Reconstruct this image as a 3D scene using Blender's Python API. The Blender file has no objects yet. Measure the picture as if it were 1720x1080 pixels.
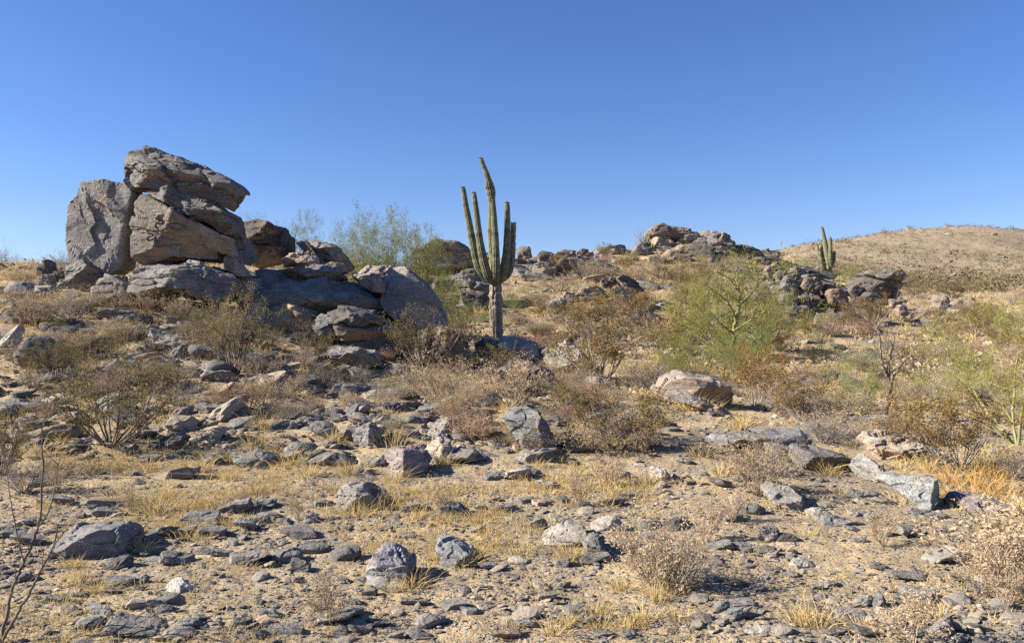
import bpy, bmesh, math, random
import numpy as np
from mathutils import Vector
SC = bpy.context.scene
COL = SC.collection
PI = math.pi
CAMZ = 1.6
FPX = 1350.0            # focal length in photo pixels (1720 wide)
CX, CY = 860.0, 540.0
rng = np.random.default_rng(7)
random.seed(7)

# ------------------------------------------------------------------ noise
_perm = np.random.default_rng(11).permutation(256).astype(np.int64)
_perm = np.concatenate([_perm, _perm, _perm])
_g = np.random.default_rng(5).normal(size=(256, 3)); _g /= np.linalg.norm(_g, axis=1)[:, None]

def pnoise(P):
    P = np.asarray(P, float)
    i = np.floor(P).astype(np.int64); f = P - i; i &= 255
    w = f * f * f * (f * (f * 6 - 15) + 10)
    out = 0
    for a in (0, 1):
        wx = w[:, 0] if a else 1 - w[:, 0]
        pa = _perm[(i[:, 0] + a) & 255]
        for b in (0, 1):
            wy = w[:, 1] if b else 1 - w[:, 1]
            pb = _perm[pa + ((i[:, 1] + b) & 255)]
            for c in (0, 1):
                wz = w[:, 2] if c else 1 - w[:, 2]
                g = _g[_perm[pb + ((i[:, 2] + c) & 255)]]
                out = out + wx * wy * wz * (g[:, 0] * (f[:, 0] - a) + g[:, 1] * (f[:, 1] - b) + g[:, 2] * (f[:, 2] - c))
    return out * 1.5

def fbm(P, o=4, gain=.5, lac=2.03):
    s, a, t = 0, 1.0, 0
    P = np.asarray(P, float)
    for k in range(o):
        s = s + a * pnoise(P + 17.3 * k); t += a; a *= gain; P = P * lac
    return s / t

def noise2(x, y, s=1.0, off=0.0, o=1):
    P = np.stack([x * s + off, y * s + off * .7, np.full_like(x, off * 1.3 + .5)], 1)
    return fbm(P, o) if o > 1 else pnoise(P)

def sstep(a, b, x):
    t = np.clip((x - a) / (b - a), 0, 1); return t * t * (3 - 2 * t)

# ------------------------------------------------------------------ terrain
def pchip(xk, yk, xq):
    xk = np.asarray(xk, float); yk = np.asarray(yk, float)
    h = np.diff(xk); d = np.diff(yk) / h
    m = np.zeros_like(yk); m[0] = d[0]; m[-1] = d[-1]
    for i in range(1, len(xk) - 1):
        if d[i - 1] * d[i] > 0:
            w1 = 2 * h[i] + h[i - 1]; w2 = h[i] + 2 * h[i - 1]
            m[i] = (w1 + w2) / (w1 / d[i - 1] + w2 / d[i])
    xq = np.clip(xq, xk[0], xk[-1])
    k = np.clip(np.searchsorted(xk, xq) - 1, 0, len(xk) - 2)
    t = (xq - xk[k]) / h[k]
    return ((1 + 2 * t) * (1 - t) ** 2 * yk[k] + t * (1 - t) ** 2 * h[k] * m[k] + t * t * (3 - 2 * t) * yk[k + 1] + t * t * (t - 1) * h[k] * m[k + 1])

NEAR = [(4, 1080), (5, 968), (6, 891), (8, 798)]
# every column of the hillside: (distance, row of the photo at which the ground stands there); '=' entries give a height in metres instead
COLS = {
    -900: [(10.3, 705), (13, 620), (17, 520), (22, 470), (27, 455), (40, '=2.6'), (90, '=0'), (3000, '=-4')],
    0:    [(10.5, 702), (13.4, 615), (17, 540), (21, 482), (27, 450), (33, '=3.2'), (60, '=1'), (110, '=0'), (3000, '=-4')],
    200:  [(10.6, 702), (13.6, 620), (16.5, 550), (18.6, 505), (22, 470), (27, 448), (33, '=3.2'), (60, '=1'), (110, '=0'), (3000, '=-4')],
    450:  [(10.8, 702), (14, 625), (16.4, 580), (19, 525), (23, 480), (29, 447), (36, '=3.4'), (60, '=2'), (110, '=0'), (3000, '=-4')],
    620:  [(10.9, 702), (15, 642), (17, 612), (20, 570), (25, 515), (31, 470), (38, 450), (50, '=4'), (90, '=1'), (3000, '=-4')],
    760:  [(11, 702), (15, 645), (20, 602), (28, 565), (33, 525), (40, 488), (50, 450), (58, 430), (75, '=5'), (120, '=1'), (3000, '=-4')],
    900:  [(11.2, 702), (15.5, 648), (21, 602), (28, 570), (33, 540), (40, 495), (49, 458), (57, 440), (75, '=5'), (120, '=1'), (3000, '=-4')],
    1100: [(11.5, 702), (16.5, 652), (23, 602), (30, 560), (37, 520), (45, 478), (54, 440), (63, 420), (85, '=5'), (120, '=3'), (3000, '=-4')],
    1290: [(10, 742), (12, 702), (18, 652), (27, 600), (36, 552), (46, 502), (58, 455), (68, 432), (90, '=5'), (140, '=8'), (250, 428), (400, '=10'), (3000, '=-4')],
    1400: [(10, 742), (12, 702), (18, 652), (27, 600), (36, 555), (47, 512), (60, 482), (75, 466), (100, 458), (150, 445), (240, 409), (400, '=14'), (3000, '=-4')],
    1550: [(10, 742), (12, 702), (18, 652), (27, 600), (38, 555), (50, 520), (65, 497), (90, 480), (125, 460), (170, 432), (240, 389), (400, '=14'), (3000, '=-4')],
    1650: [(10, 742), (12, 702), (18, 652), (27, 600), (38, 555), (52, 520), (70, 500), (95, 480), (130, 458), (170, 430), (240, 387), (400, '=14'), (3000, '=-4')],
    1760: [(10, 742), (12, 702), (18, 652), (27, 600), (40, 550), (56, 515), (75, 495), (100, 475), (135, 452), (175, 428), (245, 397), (400, '=14'), (3000, '=-4')],
    2700: [(10, 742), (12, 702), (18, 652), (27, 600), (40, 550), (56, 515), (75, 500), (100, 480), (140, 460), (180, 445), (245, 432), (400, '=8'), (3000, '=-4')],
}
TU = np.linspace(-1.6, 1.6, 420); TL = np.linspace(math.log(.5), math.log(3000), 700)
def _table():
    us = [(k - CX) / FPX for k in COLS]
    rows = []
    for k, pts in COLS.items():
        ys, zs = [.5, 2.5], [0, 0]
        for Y, v in NEAR + pts:
            ys.append(Y); zs.append(float(v[1:]) if isinstance(v, str) else CAMZ + (CY - v) / FPX * Y)
        rows.append(pchip(np.log(ys), zs, TL))
    rows = np.array(rows)
    return np.stack([pchip(us, rows[:, j], TU) for j in range(len(TL))], 1)
TZ = _table()

def macro(x, y):
    y = np.maximum(np.asarray(y, float), .5)
    u = np.clip(x / y, -1.6, 1.6); l = np.log(np.minimum(y, 2999))
    a = (u + 1.6) / 3.2 * (len(TU) - 1); b = (l - TL[0]) / (TL[-1] - TL[0]) * (len(TL) - 1)
    i = np.clip(a.astype(int), 0, len(TU) - 2); j = np.clip(b.astype(int), 0, len(TL) - 2)
    fa, fb = a - i, b - j
    return (TZ[i, j] * (1 - fa) + TZ[i + 1, j] * fa) * (1 - fb) + (TZ[i, j + 1] * (1 - fa) + TZ[i + 1, j + 1] * fa) * fb

def ground(x, y):
    x = np.asarray(x, float); y = np.asarray(y, float)
    z = macro(x, y)
    far = sstep(14, 60, y)
    mid = sstep(7.5, 12, y); z = z + (.05 + .05 * mid) * noise2(x, y, .55, 3.1) * (1 + 1.2 * far) + (.02 + .035 * mid) * noise2(x, y, 1.9, 8.2) * (1 + far)
    z = z + .010 * noise2(x, y, 6.0, 1.7) * sstep(30, 12, y)
    z = z + sstep(35, 90, y) * (.16 * noise2(x, y, .21, 4.4) + (1.3 * noise2(x, y, .035, 9.4) + .55 * noise2(x, y, .10, 2.4)) * sstep(90, 160, y))
    return z

_LY = np.exp(np.linspace(math.log(3.2), math.log(300), 2500))
def hit(px, py):
    """ground point seen at a photo pixel"""
    u = (px - CX) / FPX
    v = CY - (macro(u * _LY, _LY) - CAMZ) / _LY * FPX
    k = np.argmax(v <= py) if (v <= py).any() else len(v) - 1
    Y = float(_LY[k]); x = u * Y
    return x, Y, float(ground(np.array([x]), np.array([Y]))[0])
def proj(x, y, z):
    return CX + FPX * x / y, CY - FPX * (z - CAMZ) / y

# ------------------------------------------------------------------ mesh helpers
def mesh(name, V, F, m=None, smooth=False, attr=None):
    V = np.ascontiguousarray(V, dtype=np.float32); F = np.ascontiguousarray(F, dtype=np.int32)
    me = bpy.data.meshes.new(name)
    me.vertices.add(len(V)); me.vertices.foreach_set('co', V.ravel())
    n, k = F.shape
    me.loops.add(n * k); me.loops.foreach_set('vertex_index', F.ravel())
    me.polygons.add(n); me.polygons.foreach_set('loop_start', np.arange(n, dtype=np.int32) * k)
    me.update(calc_edges=True)
    me.polygons.foreach_set('use_smooth', np.full(n, smooth))
    for key, a in (attr or {}).items():
        me.attributes.new(key, 'FLOAT', 'POINT').data.foreach_set('value', np.ascontiguousarray(a, dtype=np.float32))
    if m: me.materials.append(m)
    return me
def link(name, data, parent=None, loc=None, rot=None):
    o = bpy.data.objects.new(name, data); COL.objects.link(o)
    if parent: o.parent = parent
    if loc is not None: o.location = loc
    if rot is not None: o.rotation_euler = rot
    return o
def tag(o, label=None, cat=None, group=None, kind=None):
    if label and not kind: kind = 'thing'
    for k, v in (('label', label), ('category', cat), ('group', group), ('kind', kind)):
        if v: o[k] = v
    return o
_ico = {}
def ico(n):
    if n not in _ico:
        bm = bmesh.new(); bmesh.ops.create_icosphere(bm, subdivisions=n, radius=1)
        bm.verts.ensure_lookup_table()
        V = np.array([v.co[:] for v in bm.verts]); F = np.array([[v.index for v in f.verts] for f in bm.faces]); bm.free()
        _ico[n] = (V / np.linalg.norm(V, axis=1)[:, None], F)
    return _ico[n]
def rotmat(r, amax=PI):
    ax = r.normal(size=3); ax /= np.linalg.norm(ax); a = r.uniform(-amax, amax)
    K = np.array([[0, -ax[2], ax[1]], [ax[2], 0, -ax[0]], [-ax[1], ax[0], 0]])
    return np.eye(3) + math.sin(a) * K + (1 - math.cos(a)) * K @ K

# ------------------------------------------------------------------ materials
class NT:
    def __init__(s, name):
        s.m = bpy.data.materials.new(name); s.m.use_nodes = True; s.t = s.m.node_tree; s.t.nodes.clear()
    def n(s, t, **kw):
        o = s.t.nodes.new('ShaderNode' + t)
        for k, v in kw.items():
            if k.startswith('_'): setattr(o, k[1:], v)
            else: s.put(o, k, v)
        return o
    def put(s, o, k, v):
        i = o.inputs[int(k[1:])] if k[0] == 'i' and k[1:].isdigit() else o.inputs[k.replace('__', ' ')]
        if isinstance(v, bpy.types.NodeSocket): s.t.links.new(v, i)
        elif isinstance(v, bpy.types.Node): s.t.links.new(v.outputs[0], i)
        else: i.default_value = v
    def noise(s, vec, scale, detail=4, rough=.55, dist=0):
        return s.n('TexNoise', Vector=vec, Scale=scale, Detail=detail, Roughness=rough, Distortion=dist).outputs['Fac']
    def ramp(s, f, *st):
        o = s.n('ValToRGB', Fac=f); e = o.color_ramp.elements
        while len(e) < len(st): e.new(.5)
        for k, (p, c) in enumerate(st):
            e[k].position = p; e[k].color = (c, c, c, 1) if not isinstance(c, tuple) else (*c, 1)
        return o.outputs['Color']
    def mix(s, f, a, b, mode='MIX'):
        o = s.n('Mix', _data_type='RGBA', _blend_type=mode)
        for i, v in ((0, f), (6, a), (7, b)):
            if isinstance(v, bpy.types.NodeSocket): s.t.links.new(v, o.inputs[i])
            else: o.inputs[i].default_value = (*v, 1) if isinstance(v, tuple) and len(v) == 3 else v
        return o.outputs[2]
    def math(s, op, a, b=0.0, clamp=False):
        return s.n('Math', _operation=op, _use_clamp=clamp, i0=a, i1=b).outputs[0]
    def out(s, sh):
        o = s.n('OutputMaterial', Surface=sh); return s.m

def m_rock():
    t = NT('weathered_rock')
    tc = t.n('TexCoord').outputs['Object']; oi = t.n('ObjectInfo')
    off = t.n('VectorMath', _operation='SCALE', Scale=oi.outputs['Random']); off.inputs[0].default_value = (37, 21, 53)
    v = t.n('VectorMath', _operation='ADD', i0=tc, i1=off.outputs[0]).outputs[0]
    lay = t.n('Mapping', Vector=v, Scale=(1, 1, 5.5), Rotation=(.15, .22, 0)).outputs[0]
    n1 = t.noise(v, 1.6, 7, .62, .4); n2 = t.noise(lay, 4.5, 8, .65, .3); n3 = t.noise(v, 60, 4, .7); n4 = t.noise(v, 1.1, 5, .6, .8); n5 = t.noise(v, 17, 5, .7)
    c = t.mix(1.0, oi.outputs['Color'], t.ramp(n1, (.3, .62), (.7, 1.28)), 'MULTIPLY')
    c = t.mix(1.0, c, t.ramp(n2, (.32, .68), (.62, 1.2)), 'MULTIPLY')
    fr = t.n('Attribute', _attribute_name='fresh').outputs['Fac']
    tan = t.math('MULTIPLY', t.ramp(t.math('ADD', n4, t.math('MULTIPLY', fr, .20)), (.62, 0.), (.74, 1.)), .6)
    c = t.mix(tan, c, t.mix(n5, (.23, .135, .07), (.46, .32, .20)))
    c = t.mix(t.math('MULTIPLY', t.ramp(n5, (.60, 0.), (.70, 1.)), .45), c, (.38, .37, .33))
    c = t.mix(t.math('MULTIPLY', t.ramp(n5, (.30, 1.), (.42, 0.)), .5), c, (.06, .055, .05))
    c = t.mix(1.0, c, t.ramp(n3, (.3, .66), (.7, 1.3)), 'MULTIPLY')
    h = t.math('ADD', t.math('MULTIPLY', n2, .9), t.math('ADD', t.math('MULTIPLY', n5, .45), t.math('MULTIPLY', n3, .16)))
    b = t.n('Bump', Height=h, Strength=.8, Distance=.055)
    return t.out(t.n('BsdfPrincipled', Base__Color=c, Roughness=.88, Normal=b, Specular__IOR__Level=.25))

def m_ground():
    t = NT('desert_soil')
    v = t.n('TexCoord').outputs['Object']
    n1 = t.noise(v, .5, 6, .6, .5); n2 = t.noise(v, 3.2, 7, .65); n3 = t.noise(v, 38, 4, .7); n4 = t.noise(v, 1.1, 5, .6)
    c = t.mix(t.ramp(n1, (.35, 0.), (.65, 1.)), (.40, .302, .178), (.33, .25, .152))
    c = t.mix(t.math('MULTIPLY', t.ramp(n4, (.5, 0.), (.66, 1.)), .7), c, (.49, .365, .19))
    c = t.mix(1.0, c, t.ramp(n2, (.3, .68), (.7, 1.22)), 'MULTIPLY')
    c = t.mix(1.0, c, t.ramp(n3, (.3, .72), (.7, 1.22)), 'MULTIPLY')
    geo = t.n('SeparateXYZ', i0=v).outputs[1]
    c = t.mix(t.math('MULTIPLY', t.ramp(t.math('MULTIPLY', geo, 1 / 200), (.40, 0.), (.62, 1.)), .75), c, t.mix(n2, (.235, .18, .125), (.36, .28, .195)))
    hh = None
    for sc, thr, col in ((34, .44, (.19, .195, .19)), (70, .45, (.23, .21, .19)), (13, .72, (.19, .185, .18))):
        vo = t.n('TexVoronoi', Vector=v, Scale=sc, Randomness=1)
        r = t.n('SeparateColor', Color=vo.outputs['Color'])
        edge = t.ramp(t.math('MULTIPLY', vo.outputs['Distance'], 1), (.30, 1.), (.42, 0.))
        mk = t.math('MULTIPLY', t.math('GREATER_THAN', t.math('ADD', r.outputs[0], t.math('MULTIPLY', t.math('SUBTRACT', n1, .5), .9)), thr), edge)
        tone = t.mix(r.outputs[1], col, tuple(min(1, k * 1.7 + .03) for k in col))
        c = t.mix(t.math('MULTIPLY', mk, .85), c, tone)
        k = t.math('MULTIPLY', mk, .5 / sc)
        hh = k if hh is None else t.math('ADD', hh, k)
    h = t.math('ADD', t.math('MULTIPLY', hh, 1.6), t.math('ADD', t.math('MULTIPLY', n3, .010), t.math('MULTIPLY', n2, .03)))
    b = t.n('Bump', Height=h, Strength=1.0, Distance=1.0)
    return t.out(t.n('BsdfPrincipled', Base__Color=c, Roughness=.95, Normal=b, Specular__IOR__Level=.12))

def m_plant(name, c1, c2, trans=.25, scale=6):
    t = NT(name)
    a = t.n('Attribute', _attribute_name='tint').outputs['Fac']; oi = t.n('ObjectInfo')
    n = t.noise(t.n('TexCoord').outputs['Object'], scale, 3)
    c = t.mix(t.math('ADD', t.math('MULTIPLY', a, .65), t.math('MULTIPLY', t.math('SUBTRACT', n, .3), .7), True), c1, c2)
    c = t.mix(1.0, c, oi.outputs['Color'], 'MULTIPLY')
    d = t.n('BsdfDiffuse', Color=c, Roughness=.6)
    if not trans: return t.out(d)
    tr = t.n('BsdfTranslucent', Color=c)
    return t.out(t.n('MixShader', i0=trans, i1=d, i2=tr))

def m_gravel():
    t = NT('stone_chips')
    a = t.n('Attribute', _attribute_name='tint').outputs['Fac']
    v = t.n('TexCoord').outputs['Object']
    n = t.noise(v, 45, 5, .7); n2 = t.noise(v, 9, 4, .6)
    c = t.ramp(a, (0., (.10, .09, .08)), (.35, (.175, .16, .143)), (.62, (.25, .225, .19)), (.80, (.33, .255, .18)), (1., (.50, .44, .36)))
    c = t.mix(1.0, c, t.ramp(n, (.3, .7), (.7, 1.25)), 'MULTIPLY')
    c = t.mix(t.math('MULTIPLY', t.ramp(n2, (.5, 0.), (.7, 1.)), .35), c, (.36, .26, .17))
    b = t.n('Bump', Height=n, Strength=.6, Distance=.02)
    return t.out(t.n('BsdfPrincipled', Base__Color=c, Roughness=.9, Normal=b, Specular__IOR__Level=.2))

def m_cactus():
    t = NT('saguaro_skin')
    rib = t.n('Attribute', _attribute_name='rib').outputs['Fac']; le = t.n('Attribute', _attribute_name='along').outputs['Fac']
    old = t.n('Attribute', _attribute_name='old').outputs['Fac']
    v = t.n('TexCoord').outputs['Object']
    n = t.noise(v, 5, 6, .6); n2 = t.noise(v, 26, 4, .7)
    w = t.n('CombineXYZ', X=t.math('MULTIPLY', le, 1.0))
    bands = t.noise(w.outputs[0], 5.5, 2, .5)
    c = t.mix(t.ramp(n, (.35, 0.), (.65, 1.)), (.085, .10, .046), (.14, .15, .075))
    c = t.mix(t.ramp(rib, (.45, 0.), (1., .85)), c, (.32, .30, .205))
    c = t.mix(1.0, c, t.ramp(bands, (.36, .60), (.58, 1.15)), 'MULTIPLY')
    br = t.mix(t.ramp(n2, (.4, 0.), (.6, 1.)), (.13, .10, .078), (.36, .31, .255))
    om = t.ramp(t.math('ADD', old, t.math('MULTIPLY', t.math('SUBTRACT', n, .5), 1.3)), (.40, 0.), (.54, 1.))
    c = t.mix(om, c, br)
    b = t.n('Bump', Height=t.math('ADD', n2, t.math('MULTIPLY', n, .6)), Strength=.7, Distance=.04)
    return t.out(t.n('BsdfPrincipled', Base__Color=c, Roughness=.8, Normal=b, Specular__IOR__Level=.2))

def m_bark(name, c1, c2, scale=9):
    t = NT(name)
    v = t.n('TexCoord').outputs['Object']; oi = t.n('ObjectInfo')
    n = t.noise(t.n('Mapping', Vector=v, Scale=(1, 1, .35)).outputs[0], scale, 5, .6)
    c = t.mix(1.0, t.mix(t.ramp(n, (.38, 0.), (.62, 1.)), c1, c2), oi.outputs['Color'], 'MULTIPLY')
    b = t.n('Bump', Height=n, Strength=.6, Distance=.01)
    return t.out(t.n('BsdfPrincipled', Base__Color=c, Roughness=.85, Normal=b, Specular__IOR__Level=.15))

ROCK, SOIL, CHIPS, CACTUS = m_rock(), m_ground(), m_gravel(), m_cactus()
M_CREO = m_plant('creosote_leaf', (.16, .132, .058), (.37, .29, .135), .2)
M_RUST = m_plant('rusty_leaf', (.21, .145, .06), (.42, .30, .13), .2)
M_DRY = m_plant('dry_leaf', (.34, .25, .155), (.62, .50, .35), .2)
M_GREEN = m_plant('palo_verde_twig', (.17, .185, .065), (.42, .41, .17), .25, 2.5)
M_STRAW = m_plant('straw', (.47, .345, .14), (.70, .56, .29), .25, 3)
M_SCRUB = m_plant('scrub_leaf', (.10, .085, .045), (.26, .205, .12), .15)
B_GREY = m_bark('grey_twig', (.16, .135, .115), (.34, .30, .265))
B_DARK = m_bark('dark_bark', (.065, .05, .042), (.21, .165, .135))
B_BEIGE = m_bark('dry_stem', (.26, .19, .125), (.42, .33, .24))
B_GREEN = m_bark('green_bark', (.16, .17, .065), (.30, .285, .13), 5)
# ------------------------------------------------------------------ rocks
GREY, DARK, PALE, TAN, BLUE, PINK = (.188, .174, .160), (.112, .102, .095), (.30, .275, .235), (.285, .218, .155), (.182, .178, .165), (.26, .21, .178)
TONE = {'grey': GREY, 'dark': DARK, 'pale': PALE, 'tan': TAN, 'blue-grey': BLUE, 'pinkish': PINK}
THINGS = []            # (object, px, py, width, height, kind word, tone word, size hint) for the labels
LANDMARKS = []         # (phrase, px, py)

def rock_surface(d, half, r0, seed, amp=.035, strata=.03, sdir=(.12, .1, 1), layer=.16, chips=40, chip=.05, crack=.02):
    """d unit directions (normalised space), r0 radii; returns metre positions with fractured, layered relief"""
    r = np.random.default_rng(seed)
    half = np.asarray(half, float)
    P = d * r0[:, None] * half
    s = float(np.prod(half) ** (1 / 3))
    N = d / half; N /= np.linalg.norm(N, axis=1)[:, None]
    sd = np.asarray(sdir, float); sd /= np.linalg.norm(sd)
    off = r.uniform(0, 50, 3)
    Q = P / s
    disp = amp * .7 * fbm(Q * 1.5 + off, 3, .5) + .010 * fbm(Q * 7 + off, 3, .6)
    if chips:
        W = Q + .07 * np.stack([pnoise(Q * 3 + off), pnoise(Q * 3 + off + 9), pnoise(Q * 3 + off + 21)], 1)
        for num, size in ((max(6, chips // 3), chip * 1.5), (int(chips * 1.6), chip * .42)):
            C = W[r.choice(len(P), min(num, len(P) // 4), replace=False)]
            Ws = W + .8 * (W @ sd)[:, None] * sd; Cs = C + .8 * (C @ sd)[:, None] * sd
            k = ((Cs ** 2).sum(1)[None] - 2 * Ws @ Cs.T).argmin(1)
            T = r.normal(size=(len(C), 3)) * (.20 if num < chips else .30); O = r.normal(size=len(C)) * size * .5
            disp = disp + np.clip(O[k] + ((W - C[k]) * T[k]).sum(1) * .6, -size * 1.8, size * 1.5)
    if strata:
        q = (Q @ sd) / layer + .9 * pnoise(Q * 1.1 + off + 5) + .25 * pnoise(Q * 4 + off)
        f = np.floor(q); fr = q - f
        hv = np.random.default_rng(seed + 3).uniform(-1, 1, 400)
        a = hv[(f.astype(int) + 200) % 400]; b = hv[(f.astype(int) + 201) % 400]
        w = sstep(.90, 1, fr)
        side = 1 - np.abs(N @ sd) * .75
        disp = disp + strata * 1.15 * side * (a * (1 - w) + b * w) - strata * .9 * side * np.exp(-((fr - .9) / .06) ** 2)
    if crack:
        c = np.abs(pnoise(Q * np.array([.9, .9, 1.3]) + off + 31) + .25 * pnoise(Q * 4 + off))
        disp = disp - 1.5 * crack * (1 - sstep(.0, .024, c)) * sstep(-.1, .25, pnoise(Q * .8 + off + 77))
    return P + N * (disp * s)[:, None]

def planes_r(d, r, n, p, lo=.72, hi=1.0, extra=()):
    acc = np.zeros(len(d))
    for _ in range(n):
        v = r.normal(size=3); v /= np.linalg.norm(v)
        acc += np.maximum(0, d @ v / r.uniform(lo, hi)) ** p
    for e in extra:
        v = np.array(e[:3], float); v /= np.linalg.norm(v)
        acc += np.maximum(0, d @ v / e[3]) ** p
    return acc

def fresh_of(P, F, seed):
    """bare, unvarnished stone: broken faces that look down, patchily"""
    a, b, c = P[F[:, 0]], P[F[:, 1]], P[F[:, 2]]
    n = np.cross(b - a, c - a); vn = np.zeros_like(P)
    for k in range(3): np.add.at(vn, F[:, k], n)
    vn /= np.linalg.norm(vn, axis=1)[:, None] + 1e-9
    s = np.ptp(P, axis=0).max()
    return np.clip(sstep(.05, -.5, vn[:, 2]) + .9 * pnoise(P / s * 3.1 + seed % 17), 0, 1)

def outline_rock(poly, Y, D, seed, sub=5, p=11, cuts=(), n=6, **kw):
    """an outline from the photograph at its own distance, swelled to a rock of half depth D"""
    A = np.array(poly, float)
    X = np.stack([(A[:, 0] - CX) / FPX * Y, CAMZ + (CY - A[:, 1]) / FPX * Y], 1)
    x, z = X[:, 0], X[:, 1]
    cr = x * np.roll(z, -1) - np.roll(x, -1) * z
    ar = cr.sum() / 2
    c = np.array([((x + np.roll(x, -1)) * cr).sum(), ((z + np.roll(z, -1)) * cr).sum()]) / (6 * ar)
    X = X - c
    hx, hz = np.abs(X[:, 0]).max(), np.abs(X[:, 1]).max()
    E = X / (hx, hz)
    th = np.linspace(-PI, PI, 1441)
    best = np.full(len(th), .05)
    for i in range(len(E)):
        a, b = E[i], E[(i + 1) % len(E)]
        e = b - a; den = np.cos(th) * e[1] - np.sin(th) * e[0]
        den = np.where(np.abs(den) < 1e-9, 1e-9, den)
        t = (a[0] * e[1] - a[1] * e[0]) / den
        s = (a[0] * np.sin(th) - a[1] * np.cos(th)) / den
        ok = (t > 0) & (s >= -1e-6) & (s <= 1 + 1e-6)
        best = np.where(ok, np.maximum(best, t), best)
    d, F = ico(sub)
    rho = np.hypot(d[:, 0], d[:, 2]); R = np.interp(np.arctan2(d[:, 2], d[:, 0]), th, best)
    acc = (rho / R) ** p + np.abs(d[:, 1]) ** p
    r = np.random.default_rng(seed)
    rr = acc ** (-1 / p)
    lim = []
    for _ in range(n):                                   # broken facets, front and back
        v = np.array([r.uniform(-.75, .75), r.choice([-1, -1, 1]) * r.uniform(.6, 1), r.uniform(-.6, .8)]); lim.append((v, r.uniform(.80, 1.0)))
    lim += [(np.array(e[:3], float), e[3]) for e in cuts]
    for v, h in lim:
        v = v / np.linalg.norm(v); k = d @ v
        rr = np.minimum(rr, np.where(k > .02, h / np.maximum(k, .02), 9))
    acc = rr ** -p
    P = rock_surface(d, (hx, D, hz), acc ** (-1 / p), seed, **kw)
    return P, F, (c[0], Y, c[1])

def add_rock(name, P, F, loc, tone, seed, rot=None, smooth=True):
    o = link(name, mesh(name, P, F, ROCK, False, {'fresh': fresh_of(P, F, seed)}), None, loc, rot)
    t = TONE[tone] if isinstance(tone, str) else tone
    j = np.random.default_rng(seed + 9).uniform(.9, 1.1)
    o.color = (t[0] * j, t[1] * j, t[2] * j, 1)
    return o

_seed = [100]
def hero(name, label, poly, tone='grey', Y=None, D=None, lm=None, cat=None, group=None, sink=0, sub=5, **kw):
    _seed[0] += 1
    A = np.array(poly, float)
    w, h = np.ptp(A[:, 0]), np.ptp(A[:, 1])
    if Y is None:
        k = A[:, 1].argmax(); Yb = hit(A[k, 0], A[k, 1])[1]
        D = D or .42 * w / FPX * Yb
        Y = Yb + D * .55
        sink = sink or .18 * h
    D = D or .42 * w / FPX * Y
    if sink:
        cy = A[:, 1].mean(); A = A.copy(); A[A[:, 1] > cy + .15 * h, 1] += sink
    P, F, loc = outline_rock(A, Y, D, _seed[0], sub=sub, **kw)
    zb = P[:, 2].min(); P = P - (0, 0, zb); loc = (loc[0], loc[1], loc[2] + zb)
    o = add_rock(name, P, F, loc, tone, _seed[0])
    tag(o, label, cat or name.replace('_', ' ').split()[-1], group)
    cx, by = A[:, 0].mean(), A[:, 1].max()
    THINGS.append(dict(o=o, px=cx, py=A[:, 1].mean(), w=w, h=h, done=label is not None, tone=tone if isinstance(tone, str) else 'grey', shape=name))
    if lm: LANDMARKS.append((lm, cx, A[:, 1].mean()))
    return o

STACK = 'boulders of the tall balanced stack'
BED = 'ledges and blocks below the balanced stack'
hero('boulder', 'upright grey block standing on edge at the end of the balanced stack',
     [(134, 332), (143, 309), (180, 305), (228, 311), (237, 328), (227, 362), (223, 400), (216, 452), (192, 470), (148, 466), (127, 440), (118, 400), (122, 345)],
     (.205, .192, .182), 18.8, .42, 'the upright stack block', group=STACK, sub=6, p=12, cuts=[(-.42, -1, .24, .62)], n=0, chips=14, chip=.022, strata=.012, crack=.03, amp=.02, sdir=(.62, .0, .75), layer=.24)
hero('boulder', 'long tilted slab balanced on top of the stack against the sky',
     [(210, 262), (225, 251), (250, 251), (290, 264), (330, 275), (355, 287), (392, 304), (407, 318), (403, 335), (396, 350), (386, 357), (360, 343), (330, 336), (290, 324), (262, 322), (238, 322), (224, 311), (214, 290)],
     (.168, .156, .146), 18.8, .72, 'the balanced top slab', group=STACK, sub=6, p=12, cuts=[(.25, -.75, .8, .66), (.0, -1, -.45, .82), (-.8, -.6, .1, .85)], chips=70, chip=.03, strata=.035, sdir=(.30, .1, 1), layer=.17, crack=.04)
hero('boulder', 'cracked wedge slab lying between the balanced top slab and the tan overhanging block',
     [(246, 324), (290, 322), (330, 334), (360, 345), (390, 360), (399, 378), (398, 392), (386, 402), (366, 392), (338, 372), (300, 350), (262, 334)],
     (.168, .156, .146), 18.6, .70, None, group=STACK, sub=6, p=12, cuts=[(.1, -.9, .55, .78), (0, -1, -.6, .8)], strata=.04, sdir=(.35, .1, 1), chips=50)
hero('boulder', 'tan and grey block with a deep overhang, held beneath the cracked wedge slab',
     [(230, 346), (245, 328), (262, 335), (300, 352), (330, 372), (352, 388), (372, 410), (374, 440), (340, 442), (300, 437), (262, 446), (245, 450), (224, 442), (225, 400)],
     (.215, .187, .158), 18.35, .72, 'the tan overhanging block', group=STACK, sub=6, p=11, n=0, cuts=[(-.75, -1, .1, .62), (.25, -1, -.45, .66), (-.1, -.7, -1, .66)], strata=.02, chips=20, chip=.035, crack=.05)
hero('boulder', 'triangular tan chunk wedged under the cracked slab beside the overhang',
     [(335, 374), (366, 392), (392, 402), (390, 428), (378, 432), (358, 420)], TAN, 18.2, .4, None, group=STACK, cuts=[(.3, -1, -.5, .7)])
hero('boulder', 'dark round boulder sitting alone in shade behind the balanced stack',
     [(397, 385), (415, 374), (440, 372), (470, 380), (487, 398), (486, 436), (440, 450), (405, 430)], (.075, .062, .055), 21.6, .9, 'the dark round boulder', sub=6, p=6, chips=30, chip=.04, strata=.01)
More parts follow.
